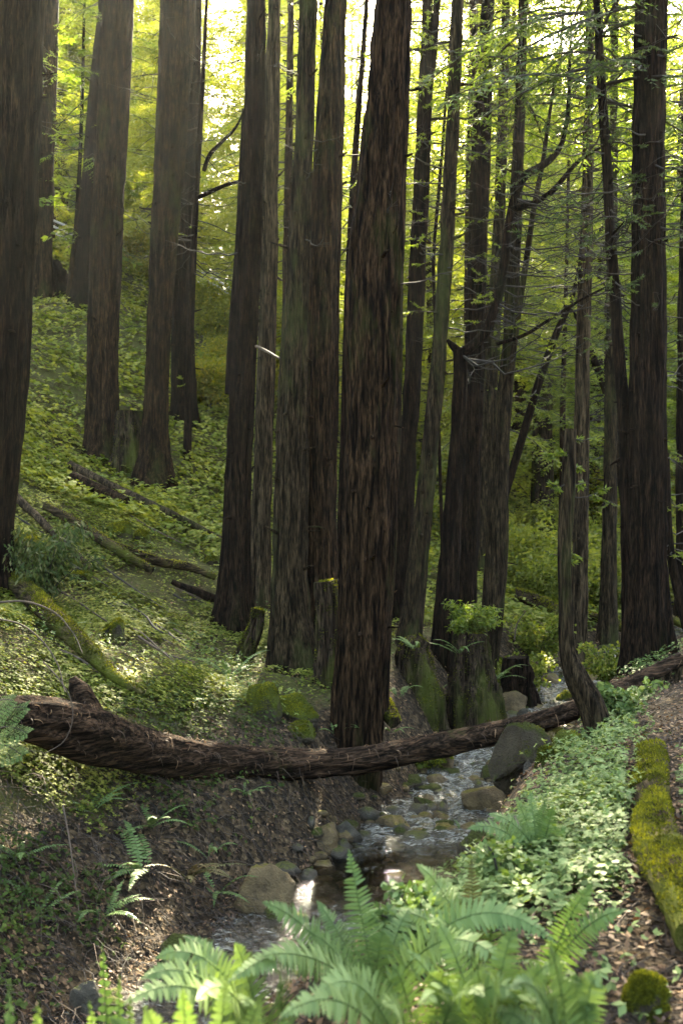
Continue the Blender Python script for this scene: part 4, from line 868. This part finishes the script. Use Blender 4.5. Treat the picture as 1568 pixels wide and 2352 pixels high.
# ------------------------------------------------------------------ ground cover, litter
def seg_d(x, y, L):
    best = np.full(np.shape(x), 1e9)
    for a, b in zip(L[:-1], L[1:]):
        ab = b - a; t = np.clip(((x - a[0]) * ab[0] + (y - a[1]) * ab[1]) / (ab @ ab), 0, 1); best = np.minimum(best, np.hypot(x - a[0] - t * ab[0], y - a[1] - t * ab[1]))
    return best
def cover(name, n, xr, yr, keep, mats_, L, per, hgt, tilt, rng, tone=.5, toned=.18, wr=.9, lobes=None, avoid=None):
    Y = np.exp(rng.uniform(math.log(yr[0]), math.log(yr[1]), n)) if yr[0] > 0 else rng.uniform(*yr, n)
    X = Y * rng.uniform(*xr, n)
    d, s, wz = creek_d(X, Y); td = trail_d(X, Y)
    ok = rng.random(n) < keep(X, Y, d, s, td)
    if avoid is not None: ok &= (seg_d(X, Y, avoid) > .15) & (seg_d(X, Y, BIGLOG) > .22)
    X, Y = X[ok], Y[ok]; m = len(X); Z = gz(X, Y)
    sz = rng.uniform(.6, 1.25, m) * (L if not callable(L) else L(Y)); h = rng.uniform(*hgt, m)
    q = MB(); a0 = rng.random(m) * 6.28; tn = tone + rng.normal(0, toned, m) + .2 * vnoise(X * 1.5, Y * 1.5, 4)
    # lean the leaves with the slope
    gx = (gz(X + .1, Y, False) - Z) / .1; gy = (gz(X, Y + .1, False) - Z) / .1; gx = np.clip(gx, -1, 1); gy = np.clip(gy, -1, 1)
    for k in range(per):
        a = a0 + (k * 6.283 / per if lobes is None else (k - (per - 1) / 2) * lobes) + rng.normal(0, .25, m); D = np.stack([np.cos(a), np.sin(a), np.cos(a) * gx * .6 + np.sin(a) * gy * .6 + rng.normal(0, tilt, m)], -1)
        S = np.stack([-np.sin(a), np.cos(a), rng.normal(0, tilt, m)], -1)
        leaves(q, np.stack([X, Y, Z + h], -1), D, S, sz, sz * wr, 0, np.clip(tn + rng.normal(0, .06, m), 0, 1), .1)
    o = q.build(name, mats_); return tag(o, kind='stuff')
rng = np.random.default_rng(31)
patch = lambda X, Y, f=.8, z=6.0: np.clip(.5 + 1.5 * fbm(X * f, Y * f, z, 3), 0.10, 1)
cover('redwood_sorrel', 120000, (-.40, .12), (7.4, 18), lambda X, Y, d, s, td: (s > 0) * sstep(1.5, 2.4, d) * patch(X, Y) * 1.0, [SORREL], lambda Y: .028 + .0016 * (Y - 7), 3, (.03, .11), .22, rng, .5, .25)
cover('slope_undergrowth', 60000, (-.42, .36), (16, 42), lambda X, Y, d, s, td: ((s > 0) | (Y > 19)) * sstep(.8, 1.6, d) * np.maximum(.45, patch(X, Y, .5, 9.0)) * .9, [SORREL], lambda Y: .05 + .0025 * Y, 3, (.04, .22), .35, rng, .62)
cover('bank_ivy', 22000, (-.42, .12), (5.2, 11), lambda X, Y, d, s, td: (s > 0) * sstep(.75, 1.2, d) * sstep(3.0, 2.2, d) * np.clip(patch(X, Y, 1.2, 3.0) - .3, 0, 1) * sstep(.8, 1.6, d), [IVY_D], .040, 3, (.03, .14), .5, rng, .22, .16, .62, .85)
cover('trailside_ivy', 56000, (.02, .40), (3.0, 13), lambda X, Y, d, s, td: (s < 0) * sstep(1.2, 1.8, d) * sstep(.30, .75, td) * sstep(2.6, 1.2, td) * np.clip(patch(X, Y, 1.0, 2.0) + .10 - 1.5 * sstep(4.2, 3.5, Y), .012, 1), [IVY], .040, 3, (.02, .15), .30, rng, .55, .22, .62, .85, MOSSLOG)
cover('dead_leaves', 60000, (-.42, .42), (1.6, 20), lambda X, Y, d, s, td: np.where(s < 0, 1.0 - .55 * sstep(.4, 1, td), .9 + .1 * sstep(2.4, 1.6, d)) * (d > .55), [LITTER], .036, 1, (.01, .06), .45, rng, .45, .26, .5)
cover('small_herbs', 15000, (-.42, .30), (4.6, 22), lambda X, Y, d, s, td: (td > .5) * sstep(.9, 1.6, d) * np.clip(1.6 * fbm(X * .7, Y * .7, 31.0, 3), 0, 1), [BROAD_H], .03, 5, (.06, .22), .5, rng, .5, .2, .5)
cover('far_dead_leaves', 26000, (-.42, .42), (18, 40), lambda X, Y, d, s, td: .5 * (d > .6) + 0 * X, [LITTER], lambda Y: .04 + .002 * Y, 1, (.01, .06), .5, rng, .45, .26, .5)
# sticks and fallen needle sprays
q = MB(); n = 5200; Y = np.exp(rng.uniform(math.log(2), math.log(17), n)); X = Y * rng.uniform(-.42, .42, n); d, s, _ = creek_d(X, Y); k = d > .6; X, Y = X[k], Y[k]; Z = gz(X, Y)
for x, y, z in zip(X, Y, Z):
    a = rng.random() * 6.28; l = rng.uniform(.06, .35); dv = np.array([math.cos(a), math.sin(a), 0]) * l; e = gz1(x + dv[0], y + dv[1]) if l > .2 else z
    thin(q, [(x, y, z + .012), (x + dv[0] * .5 + rng.normal(0, .02), y + dv[1] * .5, (z + e) / 2 + rng.uniform(.01, .05)), (x + dv[0], y + dv[1], e + rng.uniform(.0, .06))], rng.uniform(.0015, .005), .0012, 3, int(rng.integers(0, 2)))
tag(q.build('forest_debris', [TWIG, DEADW]), kind='stuff')
# tangle of dry stems and roots hanging on the left creek bank
q = MB(); n = 2600; Y = rng.uniform(5.2, 10.2, n); X = Y * rng.uniform(-.40, .05, n); d, s, _ = creek_d(X, Y); k = (s > 0) & (d > .55) & (d < 2.6); X, Y = X[k], Y[k]; Z = gz(X, Y)
for x, y, z in zip(X, Y, Z):
    l = rng.uniform(.12, .5); t = np.linspace(0, 1, 5)[:, None]; d = nrm(np.array([rng.normal(.5, .5), rng.normal(-.6, .4), rng.normal(-.25, .45)]))
    thin(q, np.array([x, y, z + .02]) + d * l * t + np.array([0, 0, 1]) * (.35 * t - .5 * t ** 2) * l + rng.normal(0, .012, (5, 3)), rng.uniform(.0015, .004), .001, 3, int(rng.integers(0, 2)))
tag(q.build('root_tangle', [TWIG, DEADW]), kind='stuff')

# ------------------------------------------------------------------ ferns
def frond(q, base, tip, lift, W, tone=.5, n=30, side=0.0, rng=None, stipe=.10, mat=0, hero=False):
    base, tip = np.asarray(base, float), np.asarray(tip, float); c = (base + tip) / 2 + np.array([0, 0, lift])
    if not hero: tip = tip + np.array([0, 0, -.02])
    t = np.linspace(0, 1, 40)[:, None]; R = (1 - t) ** 2 * base + 2 * t * (1 - t) * c + t ** 2 * tip
    thin(q, R, .0035, .0012, 4, mat, max(0, tone - .2))
    T = nrm(np.gradient(R, axis=0)); h = nrm(np.cross(T, [0, 0, 1.0]) + 1e-6)
    # face of the frond: rolled round the stalk by `side`
    face = np.array([math.sin(side) * .6, -.62, .66]) if hero else nrm((base - tip) * [1, 1, 0] + [0, 0, 1e-3]) * .35 + np.array([side * .5, 0, .9])
    S0 = nrm(np.cross(np.broadcast_to(face, T.shape), T)); N0 = np.cross(T, S0)
    PB, DD, LL, NN = [], [], [], []
    for s in (-1, 1):
        for k in range(n):
            u = stipe + (1 - stipe) * (k + .5 * (s > 0) * .6 + .2) / n; f = u * 39; i = min(38, int(f)); p = R[i] + (R[i + 1] - R[i]) * (f - i)
            v = (u - stipe) / (1 - stipe); w = W * min(1, .55 + v * 3) * max(.04, 1 - v ** 2.3) ** .95
            if rng.random() < .025: continue
            PB.append(p); DD.append(S0[i] * s * 1.0 + T[i] * (.28 + .25 * v) + N0[i] * rng.normal(-.06, .12) + np.array([0, 0, -.10])); LL.append(w * rng.uniform(.88, 1.08)); NN.append(N0[i] * s)
    PB = np.array(PB); DD = nrm(np.array(DD)); LL = np.array(LL)[:, None]; NN = np.array(NN); SS = nrm(np.cross(DD, NN) + rng.normal(0, .12, DD.shape)); m = len(PB)
    pw = (1 - stipe) * np.linalg.norm(np.diff(R, axis=0), axis=1).sum() / n * .80
    prof = np.array([.55, 1.0, .88, .62, .08]); at = np.array([0, .12, .45, .75, 1.0]); VV = []
    dr = rng.uniform(.02, .22, (m, 1))
    for a, pf in zip(at, prof):
        cpt = PB + DD * LL * a - np.array([0, 0, 1]) * LL * dr * a ** 2; VV += [cpt + SS * pw * .5 * pf, cpt + np.array([0, 0, -.06]) * pw, cpt - SS * pw * .5 * pf]
    V = np.stack(VV, 1).reshape(-1, 3); F = []
    for k in range(4):
        for e in (0, 1): F.append([3 * k + e, 3 * k + e + 1, 3 * k + 4 + e, 3 * k + 3 + e])
    F = (np.array(F)[None] + (np.arange(m) * 15)[:, None, None]).reshape(-1, 4)
    q.add(V, F, mat, np.repeat(np.clip(tone + rng.normal(0, .07, m), 0, 1), 15))
def fern(label, base, fr, seed, extra=0, size=.5, W=.05, n=28, tone=.55, group=None, spread=(0, 6.28), material=None, hero_w=False):
    """fr: (tip x, tip y, tip distance, lift, half width, roll, tone)"""
    rng = np.random.default_rng(seed); base = np.asarray(base, float); root = empty('sword_fern', base, label, 'fern', group)
    for f in fr:
        q = MB(); tip = P(f[0], f[1], f[2]) - base; frond(q, rng.normal(0, .02, 3) * [1, 1, 0], tip, f[3], f[4] * (1.15 if hero_w else 1.3), f[6] if len(f) > 6 else tone, n, f[5] if len(f) > 5 else 0, rng, hero=True)
        o = q.build('frond', [material or FERN], root)
        if len(f) > 7: o.data.materials[0] = f[7]; o['label'] = 'yellow-brown fern frond'
    for k in range(extra):
        q = MB(); a = rng.uniform(*spread); l = size * rng.uniform(.65, 1.1); e = rng.uniform(.15, .75); tip = np.array([math.cos(a) * l, math.sin(a) * l, l * e * .8])
        frond(q, rng.normal(0, .02, 3) * [1, 1, 0], tip, l * rng.uniform(.15, .4), W * rng.uniform(.8, 1.1), np.clip(tone + rng.normal(0, .12), 0, 1), n, rng.normal(0, .3), rng); q.build('frond', [material or FERN], root)
    return root
def on(x, y): return np.array([x, y, gz1(x, y)])
gA = on((865 - 784) / FPX * 3.3, 3.3)
fern('large foreground fern with one tall upright frond over the creek', gA,
     [(800, 1950, 3.35, .02, .062, .1, .62), (602, 2072, 3.05, .14, .064, .4, .45), (727, 2068, 3.4, .06, .055, .4, .5), (706, 2138, 3.15, .10, .055, .3, .6), (600, 2196, 2.8, .14, .068, .5, .62), (1282, 2172, 3.1, .42, .068, .1, .66), (940, 2085, 3.5, .12, .055, .3, .5), (880, 2140, 3.3, .10, .055, .2, .55), (1180, 2240, 2.9, .34, .06, .2, .6), (520, 2260, 2.7, .26, .062, .3, .55)], 1, 0, .5, .05, 34, .6)
fern('pale fern arching sideways at the left of the tall upright frond', on(-.22, 3.1), [(358, 2202, 2.95, .30, .064, .2, .7), (322, 2250, 2.75, .28, .060, .2, .55), (420, 2150, 3.2, .18, .055, .2, .5), (540, 2165, 3.0, .12, .060, .3, .66), (450, 2300, 2.5, .26, .060, .2, .7), (640, 2230, 2.8, .14, .06, .4, .5), (280, 2310, 2.6, .28, .06, .1, .62), (560, 2310, 2.45, .2, .06, .3, .72)], 17, 0, .5, .05, 32, .6)
fern('bright fern bending over itself at the bottom center of the picture', on(.22, 2.75), [(720, 2300, 2.5, .34, .064, .2, .7), (800, 2240, 2.6, .22, .060, .3, .6), (900, 2220, 2.7, .16, .06, .2, .5), (1030, 2240, 2.6, .24, .06, .2, .66), (640, 2340, 2.3, .28, .06, .3, .72), (1110, 2290, 2.4, .26, .06, .2, .55), (880, 2310, 2.3, .2, .06, .2, .66), (1210, 2300, 2.5, .3, .055, .2, .58)], 18, 0, .5, .05, 32, .6)
fern('fern sprawling along the bottom edge left of center', on(-.33, 2.35), [(330, 2310, 2.2, .18, .055, .2, .66), (420, 2270, 2.2, .14, .055, .2, .55), (520, 2240, 2.25, .10, .055, .3, .7), (250, 2335, 2.1, .2, .05, .1, .5), (600, 2290, 2.1, .14, .055, .3, .6), (680, 2335, 2.0, .18, .055, .3, .55)], 19, 0, .5, .05, 30, .55)
gB = on((270 - 784) / FPX * 2.6 , 2.6)
fern('narrow upright fern at the lower left of the foreground', gB, [(235, 2165, 2.65, .02, .035, .2, .35), (275, 2240, 2.6, .03, .035, -.2, .4), (300, 2290, 2.4, .06, .04, .4, .6), (205, 2300, 2.45, .05, .04, .1, .6)], 2, 3, .35, .04)
gC = on((30 - 784) / FPX * 2.3, 2.3)
fern('blurred fern in the lower left corner of the picture', gC, [(20, 2270, 2.2, .05, .045, .2, .6), (90, 2300, 2.1, .06, .045, .3, .65), (-20, 2310, 2.0, .05, .045, .3, .6)], 3, 3, .3, .04)
gD = on((1105 - 784) / FPX * 3.5, 3.5)
fern('foreground fern with a single yellow-brown upright frond', gD, [(955, 1985, 3.35, .14, .055, .3, .75), (1082, 1975, 3.5, .01, .05, .2, .5, FERN_B), (980, 2120, 3.0, .12, .05, .2, .6), (1015, 2060, 3.6, .10, .04, .5, .5), (1150, 2080, 3.3, .08, .045, .2, .55), (890, 2090, 3.5, .12, .045, .3, .5)], 4, 4, .35, .04, 28, .5)
gE = on((1240 - 784) / FPX * 3.3, 3.3)
fern('fern with two fronds reaching right towards the mossy log', gE, [(1360, 2030, 3.2, .10, .05, .5, .6), (1440, 2090, 3.1, .14, .05, .4, .5), (1300, 2160, 3.0, .08, .045, .2, .55)], 5, 1, .3, .04)
gF = on((1235 - 784) / FPX * 4.7, 4.7)
fern('upright fern clump on the ivy bank above the creek', gF, [(1184, 1830, 4.7, .03, .05, .3, .6), (1216, 1812, 4.75, .02, .05, 0, .55), (1250, 1838, 4.7, .02, .05, -.3, .35), (1270, 1852, 4.6, .04, .05, .2, .35), (1072, 1905, 4.5, .16, .05, .2, .5), (1120, 1870, 4.6, .12, .05, .3, .55), (1300, 1900, 4.6, .08, .05, .1, .5)], 6, 5, .4, .045)
gG = on(*(ground_at(1120, 2290)[:2]))
fern('low fuzzy fern at the bottom right of the foreground', gG, [(1330, 2260, 2.5, .10, .05, .3, .55), (960, 2310, 2.3, .10, .05, .2, .6), (1240, 2320, 2.2, .08, .05, .1, .6)], 7, 4, .28, .045)
gH = on(*(ground_at(650, 2330)[:2]) * np.array([1, 1])) if False else on(-.14, 2.35)
pass
pass
pass
fern('fern with long arching fronds between the tall upright frond and the two reaching fronds', on(.42, 2.75), [(1180, 2140, 2.7, .20, .055, .2, .7), (1275, 2215, 2.5, .20, .055, .2, .66), (1000, 2110, 2.8, .14, .05, .3, .62), (1080, 2180, 2.5, .16, .05, .2, .72), (1140, 2230, 2.3, .16, .05, .2, .65), (930, 2180, 2.6, .12, .05, .3, .58)], 15, 0, .35, .05, 28, .6)
def fan(label, bx, bY, n, seed, xr, yr, W=.05, tone=.62):
    rng = np.random.default_rng(seed); fr = []
    for k in range(n):
        u = (k + rng.random() * .8) / n; x = xr[0] + (xr[1] - xr[0]) * u; y = rng.uniform(*yr) + 60 * abs(2 * u - 1); Y = bY - rng.uniform(-.15, .45)
        fr.append((x, y, Y, rng.uniform(.14, .30), W * rng.uniform(.9, 1.25), rng.uniform(-.2, .5), np.clip(tone + rng.normal(0, .13), .1, .8)))
    fern(label, on(bx, bY), fr, seed, 0, .3, .05, 28, tone)
pass
pass
pass
fan('fern bending low over the litter at the bottom right', .62, 2.6, 9, 34, (1120, 1400), (2170, 2290), .045, .5)
pass
SF = [('fern clump between the dark trunk and the shared central base', 525, 1560, 10, .50), ('fern growing on the ground right behind the middle of the fallen redwood', 765, 1690, 8, .38), ('fern drooping from the left bank below the fallen redwood', 345, 1905, 7, .40), ('fern arching over dry fronds lower on the left bank', 335, 2010, 8, .55), ('narrow fern hanging low on the left creek bank', 85, 2110, 4, .42),
      ('pale fern beside the low mossy rock on the slope', 215, 1350, 7, .42), ('fern in front of the pair of mossy rocks on the slope', 290, 1290, 6, .42), ('small fern left of the pointed mossy rock', 130, 1460, 5, .35), ('small fern on the slope above the shared central base fern', 440, 1470, 5, .40), ('small fern at the foot of the slope left of the rounded mossy boulder', 480, 1625, 6, .30),
      ('fern under the bay bush on the left slope', 160, 1240, 6, .5), ('fern at the foot of the thick redwood on the left slope', 200, 1110, 6, .55), ('fern at the root of the glare-lit trunk', 375, 1180, 6, .5), ('fern near the right end of the highest fallen pole', 455, 1255, 6, .5), ('small fern on the right bank of the pool', 1060, 1925, 6, .3),
      ('fern on the far slope beside the reddish leaning redwood', 900, 1690, 5, .25), ('small fern at the creek edge right of the thickest trunk', 1000, 1600, 5, .35), ('small fern on the bank below the root stub of the fallen redwood', 560, 1840, 5, .28), ('fern on the left bank near the right end of the dry stems', 480, 1980, 5, .3), ('fern hanging from the left bank close under the root stub of the log', 215, 1870, 6, .36), ('fern on the left bank straight above the grey corner stone', 235, 2110, 6, .38), ('fern low on the left bank beside the large tan boulder', 500, 2060, 6, .36), ('fern on the left bank halfway between the log and the creek, nearest the left edge', 45, 1980, 6, .38)]
for k, (lb, px, py, nf, sz) in enumerate(SF):
    g = ground_at(px, py); fern(lb, g, [], 40 + k, nf, sz, .042 * sz / .42, 20, .5)
for lb, px, py, Y, nf, sz in (('fern growing on the shoulder of the bush-topped stump', 1050, 1500, 12.7, 6, .4), ('fern hanging over the low broken snag', 950, 1490, 12.3, 6, .4), ('fern in the gap between the bush-topped stump and the small dark stump', 1140, 1560, 13.4, 7, .45), ('fern at the right foot of the thickest trunk', 915, 1600, 10.9, 5, .3)):
    fern(lb, P(px, py, Y), [], int(px), nf, sz, .04, 18, .5)
g = ground_at(430, 2030); fern('clump of withered brown fern fronds on the left bank', g, [], 91, 9, .45, .04, 20, .75, None, (3.3, 6.2), FERN_B)

# ------------------------------------------------------------------ bushes, seedlings, handrail
def bush(label, px, py, Y, seed, R, leafm, n, L, W, droop=-.4, stems=18, name='leafy_bush', lift=0, flat=.55, hfac=1.0):
    rng = np.random.default_rng(seed); g = ground_at(px, py) if Y is None else np.array([(px - 784) / FPX * Y, Y, gz1((px - 784) / FPX * Y, Y)]); g = g + [0, 0, lift - .03]
    root = empty(name, g, label, 'bush'); ms, ml = MB(), MB()
    for k in range(stems):
        az = rng.random() * 6.28; r = rng.uniform(.3, 1) * R; h = rng.uniform(.5, 1.4) * R * hfac
        t = np.linspace(0, 1, 6)[:, None]; d = np.array([math.cos(az), math.sin(az), 0]); qv = d * r * t ** 1.3 + np.array([0, 0, 1]) * h * (1.3 * t - .45 * t ** 2) + rng.normal(0, .03 * R, (6, 3)) * t
        thin(ms, qv, .010, .003, 4)
        m = n // stems; tt = rng.random(m) ** .7 * .8 + .2; f = tt * 5; i0 = np.minimum(4, f.astype(int)); p = qv[i0] + (qv[i0 + 1] - qv[i0]) * (f - i0)[:, None] + rng.normal(0, .11 * R, (m, 3)) * [1, 1, flat]
        p[:, 2] = np.abs(p[:, 2])
        leaves(ml, p, rng.normal(0, .8, (m, 3)) * [1, 1, .6] + d * .3 + [0, 0, droop], rng.normal(0, 1, (m, 3)), rng.uniform(.6, 1.2, m) * L, W, 0, np.clip(rng.normal(.5, .22, m), 0, 1), .12)
    ms.build('stems', [TWIG], root); ml.build('foliage', [leafm], root); return root
bush('bay bush with long drooping leaves at the left edge of the slope', 95, 1200, 11.8, 1, .80, BAY, 2600, .105, .030, -1.0, 26, hfac=1.1)
bush('feathery green bush sprouting on top of the creekside stump', 1080, 1455, 13.0, 2, .40, NEEDLE, 3800, .07, .022, -.3, 20, lift=P(0, 1460, 13.0)[2] - gz1((1080 - 784) / FPX * 13.0, 13.0))
bush('light green leafy bush right of the creekside stump', 1180, 1530, 15.0, 3, .60, SORREL, 2400, .075, .05, -.1, 20)
bush('low leafy bush on the far bank behind the pale creek rocks', 1235, 1500, 16.5, 4, .7, SORREL, 2400, .08, .05, -.1, 18)
bush('low yellow-green bush by the thickest trunk at the creek', 985, 1640, 11.4, 5, .28, SORREL, 900, .06, .04, -.1, 12)
bush('leafy bush on the far bank left of the big right redwood', 1400, 1530, 14.0, 6, .55, SORREL, 2000, .07, .045, -.1, 16)
bush('sparse bush beside the trail right of the crooked tree', 1430, 1650, 9.0, 7, .35, IVY, 1200, .06, .045, 0, 14)
bush('green bush on the slope right of the dark left-of-center trunk', 1470, 1470, 17.5, 8, .7, NEEDLE, 2600, .09, .03, -.2, 18) if False else None
bush('leafy bush filling the gap below the foreground ferns by the creek', 985, 2260, 3.7, 9, .22, FERN, 2200, .045, .022, -.1, 20)
bush('small bright bush at the edge of the ivy above the fern with two fronds', 1160, 2060, 4.2, 10, .22, IVY, 1100, .040, .028, 0, 16)
bush('clover-like plant in the lower right between litter and mossy hump', 1290, 2290, 2.9, 11, .16, IVY, 420, .04, .035, .1, 12)
def seedling(label, base, tips, seed):
    rng = np.random.default_rng(seed); root = empty('conifer_seedling', base, label, 'seedling'); ms, ml = MB(), MB()
    for a, c in tips:
        a, c = np.array(a) - base, np.array(c) - base; t = np.linspace(0, 1, 7)[:, None]; qv = a + (c - a) * t + np.array([0, 0, .06]) * np.sin(t * 3.1); thin(ms, qv, .005, .002, 4)
        d = nrm(c - a); sd = nrm(np.cross(d, [0, -.5, 1]))
        for s in (-1, 1):
            for u in np.linspace(.15, .95, 8):
                p = a + (c - a) * u; l = .15 * (1.1 - u) + .03; dd = nrm(d * .7 + sd * s + [0, 0, -.1]); m = 16; al = np.linspace(0, 1, m)[:, None]; b_ = p + dd * l * al; s2 = nrm(np.cross(dd, np.cross(d, sd)))
                for e in (-1, 1): leaves(ml, b_, dd * .6 + s2 * e + rng.normal(0, .1, (m, 3)), rng.normal(0, .2, (m, 3)) + dd, .022, .006, 0, np.clip(rng.normal(.5, .15, m), 0, 1))
    thin(ms, [(0, 0, 0), np.array(tips[0][0]) - base], .008, .005, 5)
    ms.build('stem', [TWIG], root); ml.build('foliage', [IVY], root)
b0 = np.array([*P(-60, 1800, 6.0)]); b0[2] = gz1(b0[0], b0[1])
seedling('bright green conifer seedling reaching in from the left edge', b0, [(P(-40, 1690, 6.0), P(60, 1625, 6.0)), (P(-40, 1700, 6.0), P(62, 1685, 5.9)), (P(-40, 1660, 6.0), P(30, 1610, 6.0)), (P(-45, 1730, 6.0), P(50, 1735, 5.9))], 3)
# handrail of the path high on the left slope
def handrail():
    base = P(60, 600, 36); base[2] = gz1(base[0], base[1]); root = empty('handrail', base, 'pale three-bar handrail running down the slope behind the left trunks', 'railing')
    ends = [(40, 478, 37), (170, 538, 36), (320, 585, 35), (470, 640, 34), (570, 700, 33.5)]
    for k in range(3):
        m = MB(); pts = np.array([[*P(x, y - 12 + 14 * k, Y), .04] for x, y, Y in ends]); pts[:, :3] -= base; tube(m, pts, 8, .5); m.build('rail', [RAIL], root)
    for x, y, Y in ((75, 494, 36.8), (210, 552, 35.7), (335, 591, 34.9), (430, 625, 34.3), (520, 668, 33.8)):
        p = P(x, y, Y); m = MB(); z = min(gz1(p[0], p[1]) - .2, p[2] - .9); tube(m, np.array([[p[0], p[1] + .06, z, .05], [p[0], p[1] + .06, p[2] + .1, .05]]) - np.array([*base, 0]), 8, .4); m.build('post', [RAIL], root)
handrail()

# ------------------------------------------------------------------ air
m = bpy.data.materials.new('haze'); m.use_nodes = True; n = m.node_tree.nodes; n.clear()
o_ = n.new('ShaderNodeOutputMaterial'); v_ = n.new('ShaderNodeVolumePrincipled'); v_.inputs['Color'].default_value = (.95, .96, .90, 1); v_.inputs['Density'].default_value = .0002; v_.inputs['Anisotropy'].default_value = .55
m.node_tree.links.new(v_.outputs[0], o_.inputs['Volume'])
zs = [min(v.co.z for v in bpy.data.objects['ground'].data.vertices), 0]
zs[1] = max(max((o.matrix_world @ Vector(c)).z for c in o.bound_box) for o in SC.objects if o.type == 'MESH') + 90
q = MB(); a, b, c, d = -195, 195, zs[0] - 1, zs[1]
V = [(x, y, z) for z in (c, d) for y in (a, b) for x in (a, b)]
q.add(V, [[0, 2, 3, 1], [4, 5, 7, 6], [0, 1, 5, 4], [2, 6, 7, 3], [0, 4, 6, 2], [1, 3, 7, 5]]); tag(q.build('haze', [m], None, False), kind='stuff')
